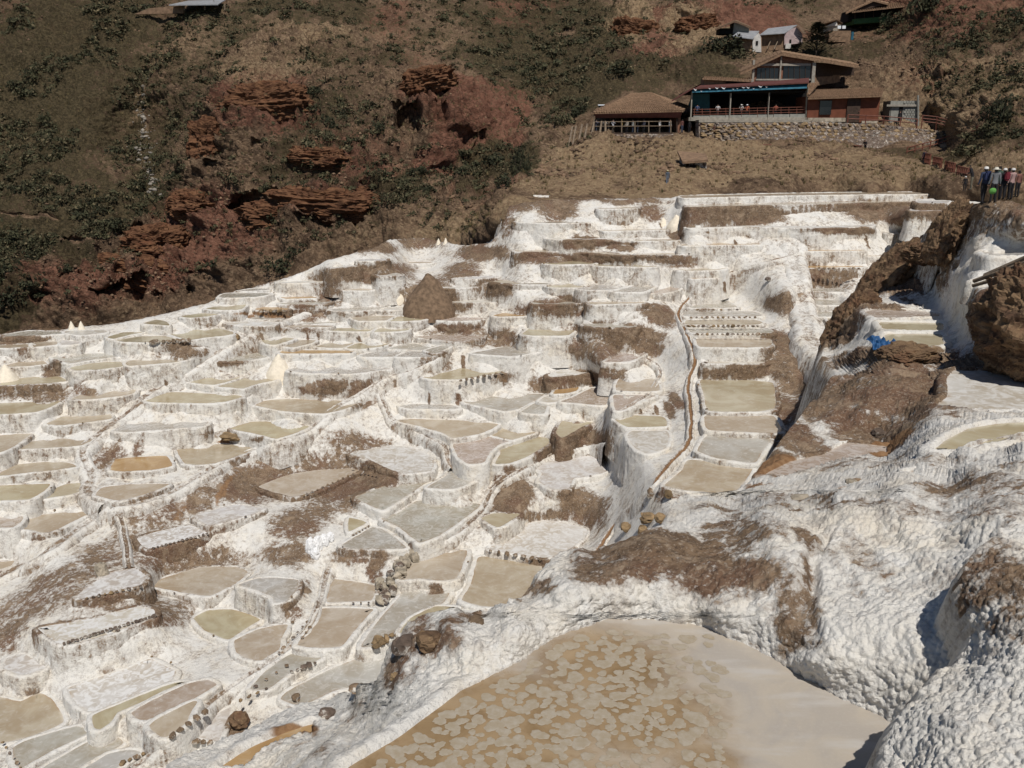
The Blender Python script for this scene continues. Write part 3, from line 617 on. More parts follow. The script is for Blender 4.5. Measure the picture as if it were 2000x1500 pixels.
# -- the terraced slope
VTOP = np.array([(-300,668),(0,648),(60,644),(130,636),(220,627),(320,607),(400,588),(430,576),(470,562),(560,537),(600,522),(640,502),(700,487),(735,478),(760,463),(830,461),(900,474),(960,470),(985,430),(995,398),(1050,388),(1100,385),(1200,383),(1300,380),(1500,375),(1700,373),(1860,372),(2100,380)], float)
def build_slope():
    us = np.arange(-260, 2060, 3.6); nr = 330
    vt = np.interp(us, VTOP[:, 0], VTOP[:, 1]); t = np.linspace(0, 1, nr)[:, None]**0.92
    U = np.broadcast_to(us, (nr, len(us))).copy(); V = vt+(1600-vt)*t
    D = slopeD(U, V); P = pts(U, V, D); N = relief(P, nr, len(us))
    dirt = stain(P, E_SLOPE, 0.10); dirt = np.maximum(dirt*0.92, stain(P, E_DRIP, 0, .12))+0.25*np.clip(fbm(P, .3, 4, 55), -.3, 1); och = stain(P, O_SLOPE)
    amp = np.clip(D/60, 0.5, 1.4)
    P = P+N*(amp*(0.10*fbm(P, 1.1, 4, 3)+0.10*dirt*ridged(P, 1.0, 3, 9)+0.05*domes(P, 4.0, 5)-.05))[..., None]
    P[..., 2] -= 0.22+under_ponds(PONDS, U, V, None, P, 0.45)
    nc = len(us); rows = [P]
    e = P[0].copy(); e[:, 1] += 0.8; e[:, 2] -= 0.5; e2 = e.copy(); e2[:, 1] += 2; e2[:, 2] -= 4; e3 = e2.copy(); e3[:, 1] += 4; e3[:, 2] -= 14
    A = np.concatenate([np.stack([e3, e2, e]), P]); z = np.zeros((3, nc))
    me = mesh('ground', A, gridfaces(nr+3, nc), True, dict(dirt=np.concatenate([z+.5, dirt]), ochre=np.concatenate([z, och])))
    tag(link('terrace_ground', me, SALT), kind='structure')
build_slope()
# -- the near ground on the right; its left edge drops away towards the valley
NEDGE = np.array([(250,1720),(330,1500),(450,1440),(540,1400),(625,1375),(690,1350),(745,1330),(762,1270),(800,1222),(850,1206),(940,1195),(1020,1160),(1100,1085),(1160,1077),(1290,1030),(1330,967),(1380,966),(1440,960),(1475,930),(1500,900),(1535,850),(1560,822),(1605,770),(1640,737),(1604,702),(1608,688),(1625,650),(1645,622),(1680,560),(1705,520),(1760,482),(1800,468),(1840,425),(1880,400),(1900,397)], float)
def build_near():
    v = np.concatenate([np.arange(398, 1000, 2.9), np.arange(1000, 1720, 2.1)]); nr = len(v)
    ul = np.interp(v, NEDGE[::-1, 1], NEDGE[::-1, 0]); nc = 620
    t = np.linspace(0, 1, nc)[None]; U = ul[:, None]+(2250-ul[:, None])*t**1.05; V = np.broadcast_to(v[:, None], U.shape).copy()
    D = nearD(U, V); P = pts(U, V, D)
    sm = P.copy()
    for _ in range(2): sm[1:-1, 1:-1] = (sm[:-2, 1:-1]+sm[2:, 1:-1]+sm[1:-1, :-2]+sm[1:-1, 2:])/4
    N = relief(sm, nr, nc)
    dirt = stain(P, E_NEAR, 0.0, 0.6); wu, wv = 26*fbm(P, 1.3, 4, 71), 26*fbm(P, 1.3, 4, 72); dirt = np.maximum(dirt*0.85, .8*blob(U+wu, V+wv, [(1575,1130,20,60,1.0),(1560,1200,34,70,1.0),(1550,1265,50,24,.9)])+.35*fbm(P, 3, 4, 88)*0)-0.10*np.exp(-((D-10)/5)**2)+0.2*sstep(13, 24, D)*np.clip(fbm(P, .5, 4, 55), -.3, 1); och = stain(P, O_NEAR)
    edge = 1-0.7*np.exp(-((V-600)/400)**2)*0
    far = sstep(20, 34, D); lump = (1-far)*(1-0.6*np.clip(dirt, 0, 1))
    h = lump*(0.03*domes(P, 4.2, 5)+0.056*domes(P, 9.0, 6)+0.036*domes(P, 19.0, 7)-0.04) + 0.10*fbm(P, 1.3, 4, 3) + np.clip(dirt, 0, 1)*(0.05+0.30*far)*ridged(P, 1.6-0.9*far.mean(), 4, 9) + far*0.16*fbm(P, 1.1, 5, 21) + (1-far)*0.13*fbm(P*np.array([2.2, .5, .5]), 1.0, 4, 33)
    gul = blob(U+wu, V+wv, [(1590,1120,14,60,1.0),(1575,1200,22,70,.9),(1560,1270,40,24,.6),(1612,1062,10,16,1.0)]); h = h-0.17*gul
    k = under_ponds(NEARP, U, V, None, P, 1.0)
    P = P+N*(h*(1-k))[..., None]; P[..., 2] -= k*0.25
    L = []
    for dx, dy, dz in ((-0.9, 5.0, -12.0), (-0.4, 1.6, -3.6), (-0.12, 0.45, -0.6)):
        e = P[:, 0].copy(); e += (dx, dy, dz); L.append(e)
    A = np.concatenate([np.stack(L, 1), P], 1); z = np.full((nr, 3), .4)
    dA = np.concatenate([z, dirt], 1); oA = np.concatenate([z*0, och], 1)
    T = []
    for dy, dz in ((9.0, -14.0), (2.0, -2.5), (0.7, -0.3)):
        e = A[0].copy(); e[:, 1] += dy; e[:, 2] += dz; T.append(e)
    A = np.concatenate([np.stack(T), A]); dA = np.concatenate([np.repeat(dA[:1], 3, 0), dA]); oA = np.concatenate([np.repeat(oA[:1], 3, 0), oA])
    me = mesh('ground', A, gridfaces(nr+3, nc+3), True, dict(dirt=dA, ochre=oA)); tag(link('near_ground', me, SALT), kind='structure')
build_near()
# -- the mountainside behind
HILL_C = [(0,655,104),(0,600,108),(0,450,120),(0,300,136),(0,150,152),(0,0,172),(200,620,104),(200,560,107),(200,400,122),(200,200,142),(200,0,168),(290,250,146),(290,400,128),(330,560,110),(330,480,117),(330,300,136),(330,100,158),
 (450,570,106),(450,450,112),(450,300,124),(450,200,134),(450,100,150),(450,0,172),(620,520,104),(600,400,112),(600,200,134),(600,100,152),(600,0,176),(760,470,104),(800,400,112),(850,300,124),(850,150,146),(850,0,184),(880,390,112),(950,380,112),(1000,300,124),(950,220,134),(1050,200,146),(1100,100,172),(1100,0,200),
 (900,440,98),(985,400,90),(1000,386,92),(1050,340,102),(1070,300,112),(1150,384,88),(1300,384,87),(1500,380,86),(1700,380,86),(1850,376,80),(1300,310,106),(1250,263,117),(1180,262,118),(1420,290,113.5),(1500,294,113),(1600,302,112),(1200,308,111.5),(1113,308,112),(1400,240,121),(1500,236,122),(1700,240,121),(1760,246,119),(1700,303,112.5),(1850,296,111.5),(1780,312,107),
 (1300,200,138),(1250,120,160),(1300,0,196),(1450,160,142),(1450,85,158),(1500,100,156),(1600,130,148),(1600,100,156),(1720,60,166),(1720,20,176),(1850,200,122),(1800,180,128),(1850,100,136),(1900,260,106),(1980,300,88),(1960,200,108),(2000,100,122),(2000,0,140),(1900,350,82),(1980,380,76),(1880,378,80),(1950,440,82),(1600,0,188),(1850,0,156),
 (-350,650,104),(-350,300,130),(-350,0,165),(-350,-420,240),(400,-420,260),(1100,-420,290),(1800,-420,260),(2350,-420,230),(2350,0,130),(2350,300,84),(2350,400,76),(0,780,98),(500,700,98),(1000,520,90),(1500,500,96),(1750,470,92),(1850,440,88),(1700,410,88),(2000,520,86)]
_hc = np.array(HILL_C, float); hillT = TPS(_hc[:, :2], np.log(_hc[:, 2]), 3e-4)
hillD = GridFn(lambda u, v: np.exp(hillT(u, v)), -380, 2380, -440, 760, 12)
def hill_ell(L): return ellipsoids([(u, v, a*1.25, b*1.25, s) for u, v, a, b, s in L], hillD)
H_VEG = hill_ell([(120,150,200,170,.85),(100,330,170,110,.8),(220,420,110,70,.95),(200,60,120,60,.8),(0,240,80,200,.55),(350,30,70,50,.5),(620,40,180,30,.75),(430,60,110,25,.7),(720,110,90,40,.55),(1000,110,90,90,.8),(1080,160,90,60,.9),(1150,120,80,50,.8),(1000,30,130,50,.6),(1150,200,50,30,.8),(960,330,70,30,.9),(1020,330,30,60,1.0),(900,390,40,20,.6),(830,60,80,40,.5),(760,370,60,30,.5),(580,340,70,40,.4),(480,390,50,25,.35),(1350,150,60,40,.7),(1400,110,40,25,.9),(1900,300,60,30,.6),(1960,180,50,40,.7),(1800,110,60,40,.5),(1720,110,50,20,.6),(1600,110,50,30,.8),(660,250,90,70,.3),(0,520,30,60,.8),(20,600,60,40,.7),(1880,60,80,50,.4),(1550,20,80,30,.3),(1130,30,60,40,.6),(1250,160,60,40,.6)])
H_RED = hill_ell([(900,210,60,40,1.2),(960,240,50,50,1.2),(940,300,60,40,1.2),(880,300,40,40,1.1),(920,230,75,55,1.1),(960,270,55,40,1.1),(870,330,50,25,1.0),(830,210,40,40,.7),(500,210,70,50,.9),(560,240,50,30,.8),(420,450,110,50,.7),(380,520,70,50,.8),(480,480,90,40,.6),(640,420,80,30,.5),(700,330,80,60,.35),(80,540,70,50,.55),(330,420,40,40,.7),(1310,60,60,40,.45),(1480,40,60,30,.8),(1440,20,50,20,.6),(1020,20,60,20,.6),(780,40,40,20,.5),(250,560,120,40,.4),(1900,30,90,40,.5),(1820,170,40,20,.4),(1240,90,30,20,.4),(1280,110,50,30,.5),(1060,190,20,30,.6)])
H_PALE = hill_ell([(280,200,12,40,.9),(290,310,22,22,1.1),(300,350,14,20,.9),(285,250,12,20,.8),(1220,60,30,50,.9),(1250,40,18,50,.8),(1190,90,40,30,.7),(1360,60,40,30,.7),(1340,90,30,20,.5),(400,110,60,30,.2),(600,120,130,40,.12),(350,140,60,40,.3),(1150,350,120,25,.7),(1420,330,160,30,.75),(1600,330,160,25,.7),(1500,360,200,14,.4),(1700,360,100,14,.35),(1900,180,80,50,.3),(1750,220,60,30,.4),(1350,120,80,14,.4),(900,440,70,25,.6),(1000,420,40,25,.5),(1050,370,60,20,.5),(1840,330,40,30,.6),(1560,140,100,20,.4),(1230,160,40,14,.8),(500,150,80,25,.3),(1850,230,60,30,.4)])
H_ROCK = hill_ell([(520,230,110,70,1.0),(640,420,120,50,1.1),(560,420,70,50,1.0),(250,560,170,60,1.1),(300,500,70,40,.8),(850,240,90,70,.9),(400,400,80,60,.8),(740,420,50,40,.9),(450,310,80,60,.8),(700,160,80,40,.6),(560,130,150,40,.7),(350,200,60,90,.5),(1250,90,110,60,.8),(1370,60,60,40,.9),(880,390,30,20,1.0),(450,520,90,50,.6),(600,300,120,60,.5),(80,560,60,40,.8),(1480,50,60,30,.5),(1900,200,80,40,.5),(1750,150,60,30,.4)])
CAVES = [(792,262,28,34,4.5),(850,268,15,26,3.0),(560,225,30,22,2.6),(548,250,34,16,2.6),(500,420,50,28,4.5),(530,400,40,22,3.5),(250,592,50,30,5.0),(215,500,24,30,3.0),(260,490,30,18,3.0),(230,575,20,40,2.5),(395,595,12,12,2),(700,450,40,18,4.5),(715,425,16,40,3.0),(430,290,14,30,2.8),(440,270,12,20,2.5),(640,395,50,8,2.0),(600,445,60,10,2.2),(650,465,60,9,2.4),(690,380,40,8,2.0),(445,345,20,16,2.5),(510,300,14,8,1.5),(860,340,26,10,1.5),(900,290,50,14,1.6),(820,220,20,12,1.5),(1105,68,20,8,2.0),(1330,46,22,7,1.6),(1868,174,13,9,2.6),(1310,75,40,14,1.5),(880,400,16,12,2.0),(150,560,20,14,2.0),(60,430,60,5,1.2),(175,488,50,6,1.5),(430,560,40,14,1.4),(1300,120,22,10,1.2),(110,600,30,12,2),(330,600,30,12,2.)]
def build_hill():
    us = np.arange(-350, 2350, 3.7); vs = np.concatenate([np.arange(-420, 0, 9.0), np.arange(0, 470, 2.1), np.arange(470, 700, 2.6)])
    U, V = np.meshgrid(us, vs); D = hillD(U, V); P0 = pts(U, V, D); P = P0; N = relief(P, len(vs), len(us))
    veg, red, pale, rock = (np.clip(stain(P, e, b, 6.0)*.9+.5*fbm(P, .07, 5, 301+int(b*100)), 0, 1.2) for e, b in ((H_VEG, .22), (H_RED, .12), (H_PALE, .08), (H_ROCK, .25)))
    calm = blob(U, V, [(1500,250,330,45,1.0),(1250,262,110,30,1.0),(1500,80,260,60,.7),(1500,340,400,45,.7),(1150,350,120,40,.6),(1780,295,150,60,1.0),(1840,330,100,40,.9)])
    q = P*np.array([1, 0.8, 2.2]); w = 0.9*fbm(P, 0.08, 3, 41)[..., None]
    strata = ridged(q+np.array([.0, .0, 1.0])*w*3, 0.14, 5, 11)
    HR = np.random.default_rng(5); h = 1.9*fbm(P, 0.045, 4, 2)+0.9*ridged(P, 0.13, 4, 6)+0.7*fbm(P, 0.2, 4, 4)+rock*(2.4*strata+1.5*ridged(P, 0.33, 5, 14))+0.5*ridged(P, 0.55, 4, 8)+0.3*fbm(P, 1.2, 3, 77)+(.2+.4*rock)*ridged(P, 1.3, 3, 78)+.3*(HR.random(U.shape)-.5)*(.5+rock)
    h *= (1-0.8*np.clip(calm, 0, 1))*np.clip(sstep(384, 360, V)+sstep(1080, 960, U)+sstep(1900, 2000, U), 0.12, 1)
    P = P+N*h[..., None]
    n2 = fbm(P0, 0.4, 4, 91)
    cav = np.zeros(U.shape)
    for u, v, a, b, dd in CAVES:
        r = ((U-u)/a)**2+((V-v)/b)**2; cav = np.maximum(cav, dd*sstep(1.25, 0.55, r+0.9*n2))
    P = P+(P0/np.linalg.norm(P0, axis=-1, keepdims=True))*(np.where(cav > 3, 1.1, .75)*cav)[..., None]
    fl = P.reshape(-1, 3)
    me = mesh('hill', P, gridfaces(len(vs), len(us)), False, dict(veg=veg*(1-np.clip(cav, 0, 1)), red=red, pale=pale, rock=rock))
    tag(link('mountainside', me, HILL), kind='structure')
    return GridSurf(us, vs, P), veg
class GridSurf:                                     # finished surface of the mountain for standing things on it
    def __init__(s, us, vs, P): s.us, s.vs, s.P = us, vs, P
    def __call__(s, u, v):
        i = int(np.clip(np.searchsorted(s.us, u), 0, len(s.us)-1)); j = int(np.clip(np.searchsorted(s.vs, v), 0, len(s.vs)-1)); return Vector(s.P[j, i])
HILLS, HVEG = build_hill()
def on_hill(u, v): return HILLS(u, v)
# ------------------------------------------------------------------ ponds: brine sheet, salt rim with its outer wall, rim stones
PCOL = dict(t=(0.465, 0.40, 0.31, .08), g=(0.44, 0.42, 0.38, .2), y=(0.465, 0.415, 0.295, .03), w=(0.58, 0.555, 0.52, .75), o=(0.46, 0.31, 0.15, .0), p=(0.46, 0.385, 0.33, .2), F=(0.42, 0.31, 0.17, 0.0))
PWORD = dict(t='tan', g='grey', y='yellowish', w='white crusted', o='ochre', p='pinkish')
def smooth_ring(P, st):                             # closed Catmull curve through P, evenly resampled
    n = len(P); out = []
    for k in range(n):
        a, b, c, d = P[k-1], P[k], P[(k+1) % n], P[(k+2) % n]
        m = max(2, int(np.linalg.norm(c-b)/st*2))
        for t in np.linspace(0, 1, m, endpoint=False):
            cr = 0.5*(2*b+(c-a)*t+(2*a-5*b+4*c-d)*t*t+(3*b-a-3*c+d)*t**3); li = b+(c-b)*t
            out.append(0.45*cr+0.55*li)
    out = np.array(out); L = np.r_[0, np.cumsum(np.linalg.norm(np.diff(np.r_[out, out[:1]], axis=0), axis=1))]
    m = max(16, int(L[-1]/st)); s = np.linspace(0, L[-1], m, endpoint=False); O = np.r_[out, out[:1]]
    return np.stack([np.interp(s, L, O[:, k]) for k in range(2)], 1)
STONES = []
def stone_meshes(n, name='stone'):
    r = []
    for k in range(n):
        bm = bmesh.new(); bmesh.ops.create_icosphere(bm, subdivisions=1, radius=1)
        rg = random.Random(k+50)
        for v in bm.verts: v.co = Vector((v.co.x*(1+rg.uniform(-.28, .22)), v.co.y*(1+rg.uniform(-.28, .22)), v.co.z*(1+rg.uniform(-.28, .22))))
        me = bpy.data.meshes.new(name); bm.to_mesh(me); bm.free(); r.append(me)
    return r
RIM_ST = stone_meshes(5); RS = {}
for k, me in enumerate(RIM_ST):
    for mn in ('stone', 'stone_dark', 'stone_yellow', 'stone_pale'):
        c = me.copy(); c.materials.append(M[mn]); RS[k, mn] = c
N_STONE = [0]
def rim_stone(parent, loc, s, mn=None):
    if mn is None: mn = random.choice(('stone', 'stone', 'stone_dark', 'stone_yellow'))
    o = bpy.data.objects.new('stone', RS[random.randrange(5), mn]); COL.objects.link(o); o.parent = parent
    o.location = Vector(loc)-parent.location; o.rotation_euler = (random.uniform(-.4, .4), random.uniform(-.4, .4), random.uniform(0, 6.28))
    s *= .82; o.scale = (s*random.uniform(.8, 1.6), s*random.uniform(.7, 1.2), s*random.uniform(.55, .95)); N_STONE[0] += 1
def make_pond(p, E, O, skirt=2.3, near=False):
    uv, h = p['uv'], p['h']; d = h/slope(uv[:, 1]); P = pts(uv[:, 0], uv[:, 1], d)[:, :2]; dm = float(np.median(d))
    ar = np.sum(P[:, 0]*np.roll(P[:, 1], -1)-np.roll(P[:, 0], -1)*P[:, 1])
    if ar < 0: P = P[::-1]
    st = max(0.035 if near else 0.09, dm*0.0021*(0.8 if near else 1)); R = smooth_ring(P, st); n = len(R)
    R3 = np.c_[R, np.full(n, h)]; R = R+0.035*np.stack([fbm(R3, 2.2, 3, 61), fbm(R3, 2.2, 3, 62)], 1)
    T = np.roll(R, -1, 0)-np.roll(R, 1, 0); T /= np.linalg.norm(T, axis=1, keepdims=True)+1e-9
    for _ in range(4): T = (np.roll(T, 1, 0)+2*T+np.roll(T, -1, 0)); T /= np.linalg.norm(T, axis=1, keepdims=True)+1e-9
    Nn = np.stack([T[:, 1], -T[:, 0]], 1)
    c = R.mean(0); root = empty('salt_pond', (float(c[0]), float(c[1]), float(h)))
    w = 0.17+0.05*fbm(R3, .5, 2, 70); prof = [(-0.14, -0.10), (-0.03, -0.03), (0.02, 0.015), (0.08, 0.022), (.5, .022), (.85, .005)]
    rows = []
    for a, b in prof:
        off = a if a < .3 else None
        o = np.full(n, a) if off is not None else a*w*1.25
        rows.append(np.c_[R+Nn*o[:, None], np.full(n, h+b*(1.0 if not near else 1.2))])
    zs = np.r_[-0.02, -0.10, -0.2, -0.32, -0.46, -0.62, -0.8, -1.0, -1.25, -1.55, -1.9, -skirt] if not near else np.r_[-0.03, -0.1, -0.2, -0.4, -0.8]
    for z in zs: rows.append(np.c_[R+Nn*(w*1.25-0.13*z)[:, None], np.full(n, h+z)])
    A = np.stack(rows); k = len(prof); NN = np.zeros_like(A); NN[k-1:, :, :2] = Nn; NN[1:k, :, 2] = 1; NN[k-1] *= .7
    NN[k-1, :, 2] = .7
    dirt = stain(A, E, p['dirt']*0.55)*.95
    if not near: dirt = np.maximum(dirt, stain(A, E_DRIP, 0, .12))
    dirt = dirt+(0 if near else .4)*np.clip(fbm(A, .35, 4, 56), -.2, 1); och = stain(A, O)
    dirt[:k] -= 0.16; dirt[:2] = 0.1
    amp = np.clip(dm/55, .75, 1.25)
    disp = amp*(0.075*fbm(A, 2.6, 3, 12)+0.07*domes(A, 4.5, 13)-0.03+0.16*np.clip(dirt-.3, 0, .7)*ridged(A, 2.2, 3, 15))
    if near: disp = 0.05*domes(A, 5.2, 13)+0.03*domes(A, 11, 14)
    disp[:2] = 0; disp[2] *= .25; disp[3:6] *= .35 if not near else 1.0
    A = A+NN*disp[..., None]-np.array([c[0], c[1], h])
    me = mesh('salt_wall', A, gridfaces(len(A), n, True), True, dict(dirt=dirt, ochre=och)); wall = link('salt_wall', me, SALT, root)
    # the brine: rings towards the middle so that its edge can be told
    W0 = R-Nn*-0.03; c0 = W0.mean(0); ins = [W0]
    VV = np.c_[W0-c, np.zeros(n)]; eg = np.ones(n)
    V2 = np.c_[W0-Nn*min(0.35, 0.12*math.sqrt(abs(ar)/2))-c, np.zeros(n)]
    if near or True:
        F = gridfaces(2, n, True).tolist(); tri = tessellate_polygon([[Vector(x) for x in V2]]); F += [[a+n for a in t] for t in tri]
        me = mesh('brine', np.r_[VV, V2], F, False, dict(edge=np.r_[eg, eg*0]))
    b = link('brine', me, BRINE, root); j = lambda x: x*random.uniform(.93, 1.05); col = PCOL[p['c']]; g = random.uniform(.93, 1.05)
    b.color = (col[0]*g, col[1]*g, col[2]*g*random.uniform(.95, 1.04), col[3]*random.uniform(.6, 1.3))
    p.update(root=root, R=R, N=Nn, d=dm, area=abs(ar)/2); return root
for p in PONDS: make_pond(p, E_SLOPE, O_SLOPE)
for p in NEARP:
    if p['c'] != 'F': make_pond(p, E_NEAR, O_NEAR, near=True)
# rows of stones set along rims, and loose ones
def stones_along(pond, a, b, n, s, dz=0.1, mn=None):
    (u0, v0), (u1, v1) = a, b
    for t in np.linspace(0, 1, n):
        u, v = u0+(u1-u0)*t, v0+(v1-v0)*t; q = at(u, v, (pond['h']+dz)/slope(v)); rim_stone(pond['root'], q, s*random.uniform(.75, 1.2), mn)
def pond_at(u, v): return min(PONDS, key=lambda p: np.hypot(*(p['uv'].mean(0)-(u, v))))
for k, (y, x0, x1, n, s) in enumerate(((604, 1362, 1440, 6, .14), (619, 1350, 1475, 13, .14), (636, 1345, 1480, 15, .17), (652, 1362, 1500, 15, .15))):
    stones_along(pond_at(1410, (596, 612, 630, 646)[k]), (x0, y+1), (x1, y+1), n, s)
stones_along(pond_at(908, 731), (900, 743), (980, 728), 8, .20, mn='stone'); stones_along(pond_at(1612, 521), (1600, 525), (1678, 525), 9, .17, mn='stone')
stones_along(pond_at(1056, 1054), (958, 1076), (1055, 1092), 7, .17, mn='stone'); stones_along(pond_at(934, 835), (935, 840), (980, 826), 4, .2)
stones_along(pond_at(280, 664), (300, 668), (368, 665), 8, .24, mn='stone'); stones_along(pond_at(600, 940), (600, 965), (690, 925), 10, .10); stones_along(pond_at(777, 896), (690, 900), (735, 918), 7, .09)
stones_along(pond_at(195, 1219), (125, 1257), (300, 1203), 22, .12, mn='stone_dark'); stones_along(pond_at(334, 1047), (300, 1070), (405, 1042), 14, .09, mn='stone_dark'); stones_along(pond_at(219, 1142), (170, 1168), (275, 1145), 10, .11)
stones_along(pond_at(562, 1305), (500, 1340), (560, 1300), 4, .12); stones_along(pond_at(562, 1305), (570, 1312), (615, 1295), 5, .14, mn='stone_dark'); stones_along(pond_at(506, 1255), (545, 1275), (600, 1215), 7, .11)
stones_along(pond_at(660, 1230), (590, 1245), (605, 1225), 3, .1); stones_along(pond_at(720, 1060), (690, 1045), (720, 1028), 6, .08); stones_along(pond_at(339, 1407), (337, 1437), (400, 1390), 5, .19, mn='stone'); stones_along(pond_at(416, 1420), (372, 1447), (410, 1450), 4, .2, mn='stone')
stones_along(pond_at(223, 1486), (240, 1490), (320, 1455), 7, .14); stones_along(pond_at(82, 1461), (5, 1450), (40, 1500), 6, .11); stones_along(pond_at(540, 603), (510, 607), (555, 607), 6, .2); stones_along(pond_at(477, 750), (360, 760), (420, 755), 0, .1)
stones_along(pond_at(600, 1310), (470, 1368), (520, 1345), 4, .12); stones_along(pond_at(679, 1156), (690, 1177), (720, 1177), 3, .08); stones_along(pond_at(835, 1208), (735, 1262), (765, 1240), 4, .22, mn='stone_yellow')
loose = [p for p in PONDS if p['area'] > 4]
for k in range(130):
    p = random.choice(loose); i = random.randrange(len(p['R'])); q = p['R'][i]+p['N'][i]*random.uniform(.1, .3)
    rim_stone(p['root'], (q[0], q[1], p['h']+0.08), random.uniform(.05, .11))
# -- the big pond in the foreground: graded brine with floating salt flakes
def foreground_pond():
    p = NEARP[0]; make_pond(p, E_NEAR, O_NEAR, near=True); root = p['root']; root.name = 'foreground_pond'
    old = [c for c in root.children if c.name.startswith('brine')][0]; bpy.data.objects.remove(old)
    R = p['R']; c = np.array(root.location[:2]); lo, hi = R.min(0)-.1, R.max(0)+.1; st = 0.045
    X, Y = np.meshgrid(np.arange(lo[0], hi[0], st), np.arange(lo[1], hi[1], st)); m = inside(R+p['N']*0.06, X, Y)
    P = np.stack([X, Y, np.full(X.shape, FG_H)], -1)
    u, v = proj(P); E = [(900,1480,330,190,1.0),(1000,1400,230,110,1.0),(1180,1300,160,90,.95),(1250,1400,180,90,.9),(1000,1600,420,160,1.),(1380,1490,90,50,.8)]
    E = [(np.array(at(a, b, FG_H/slope(b))), cc, e, s) for a, b, cc, e, s in E]; mud = np.zeros(X.shape)
    for q, a, b, s in E: f = q[1]/F_PX*1.12; mud = np.maximum(mud, s*np.exp(-(((X-q[0])/(a*f))**2+((Y-q[1])/(b*f*1.75))**2)**1.4))
    idx = -np.ones(X.size, int); F = gridfaces(*X.shape); ok = m.ravel()[F].all(1); F = F[ok]; us = np.unique(F); idx[us] = np.arange(len(us))
    V = P.reshape(-1, 3)[us]-np.array([c[0], c[1], FG_H]); me = mesh('brine', V, idx[F], True, dict(mud=mud.ravel()[us]))
    b = NB('foreground_brine'); n = b.noise(0.9, 6, 0.6, dist=1.0); n2 = b.noise(3.5, 5, 0.65, dist=.8); n3 = b.noise(22, 3, 0.7)
    mu = b.mix(b.ramp(n, .35, .65), (0.235, 0.155, 0.075), (0.34, 0.24, 0.135)); mu = b.mix(b.ramp(n2, .5, .72, 0, .5), mu, (0.165, 0.098, 0.045))
    cr = b.mix(b.ramp(n, .38, .62), (0.38, 0.34, 0.295), (0.435, 0.38, 0.31)); cr = b.mix(b.ramp(b.noise(1.3, 5, .6, vec=b.vscale(.5, 2.2, 1)), .5, .7, 0, .75), cr, (0.47, 0.445, 0.415))
    cr = b.mix(b.ramp(n3, .5, .8, 0, .3), cr, (0.52, 0.48, 0.43))
    f = b.ramp(b.math('MULTIPLY_ADD', n2, .55, b.attr('mud')), .35, 1.15)
    b.done(b.mix(f, cr, mu), b.mix(f, (.5, .5, .5), (.16, .16, .16)), b.bump(n3, .12, .01), .35); link('brine', me, b.m, root)
    fl = []
    for k in range(9):
        rg = random.Random(k+9); ph = [rg.uniform(0, 6.28) for _ in range(4)]; L = rg.choice((6, 7, 8, 9)); V = []
        for j in range(28):
            a = 2*math.pi*j/28; r = 1+.16*abs(math.sin(a*L/2+ph[0]))-.12+.14*math.sin(2*a+ph[1])+.10*math.sin(3*a+ph[2])+rg.uniform(-.05, .05); V.append((r*math.cos(a), r*math.sin(a), 0))
        V2 = [(x*.86, y*.86, .003) for x, y, _ in V]
        me = mesh('flake', V+V2+[(0, 0, .0035)], [[j, (j+1) % 28, 28+(j+1) % 28, 28+j] for j in range(28)]+[[28+j, 28+(j+1) % 28, 56] for j in range(28)]); fl.append(me)
    fb = NB('salt_flake'); fn = fb.noise(9, 5, .7); fm = fb.done(fb.mix(fb.ramp(fn, .35, .7), (0.33, 0.27, 0.19), (0.39, 0.34, 0.27)), .55, fb.bump(fn, .3, .01), .3)
    for me in fl: me.materials.append(fm)
    cell, cnt = {}, 0
    for _ in range(9000):
        if cnt >= 300: break
        u, v = random.uniform(640, 1420), random.uniform(1235, 1530)
        w = float(blob(np.array(u), np.array(v), [(880,1480,330,110,1.),(1050,1400,270,70,1.),(1200,1300,150,60,.9),(1230,1390,170,60,.8),(1360,1500,90,35,.5),(1000,1520,420,60,1.)]))
        if random.random() > w*1.1: continue
        q = at(u, v, FG_H/slope(v))
        if not inside(R-p['N']*.18, np.array(q.x), np.array(q.y)): continue
        s = random.choice((.05, .065, .08, .09, .10, .115, .135))
        if any((q.x-a)**2+(q.y-b2)**2 < ((s+t)*.86)**2 for a, b2, t in cell.values()): continue
        cell[cnt] = (q.x, q.y, s); cnt += 1
        o = bpy.data.objects.new('salt_flake', fl[random.randrange(9)]); COL.objects.link(o); o.parent = root
        o.location = (q.x-root.location.x, q.y-root.location.y, 0.004); o.rotation_euler = (0, 0, random.uniform(0, 6.28)); o.scale = (s*random.uniform(.9, 1.3), s*random.uniform(.85, 1.1), 1)
    tag(root, 'large foreground pond of ochre brine dotted with pale floating salt flakes', 'salt pond')
foreground_pond()
# -- labels of the ponds: colour and size, then where it lies from something one can find; ordered when several would read alike
MARKS = [('the brown dirt mound', 838, 585), ('the lone white salt cone', 543, 708), ('the salt heap on the left edge', 8, 728), ('the blue tarp', 1725, 690), ('the white salt sacks', 622, 1075), ('the round pale boulder', 192, 1112), ('the brown triangular bank', 1130, 862), ('the tall brown wall', 520, 930),
 ('the two far rim heaps', 146, 634), ('the rows of rim stones', 1415, 632), ('the ruined stone shed', 1352, 315), ('the grey corner of bare wall', 475, 790), ('the cluster of salt heaps', 735, 575), ('the ochre channel', 1345, 800), ('the fork of the white paths', 765, 790), ('the brown earth bank', 640, 960), ('the rubble heap of salt blocks', 755, 1110), ('the round green bush', 563, 522), ('the junction of channels', 215, 980), ('the boulder on the dry pan', 1715, 850), ('the bottom left corner', 60, 1480), ('the upper path bend', 985, 395), ('the large foreground pond', 900, 1330), ('the rounded top mound', 1090, 410)]
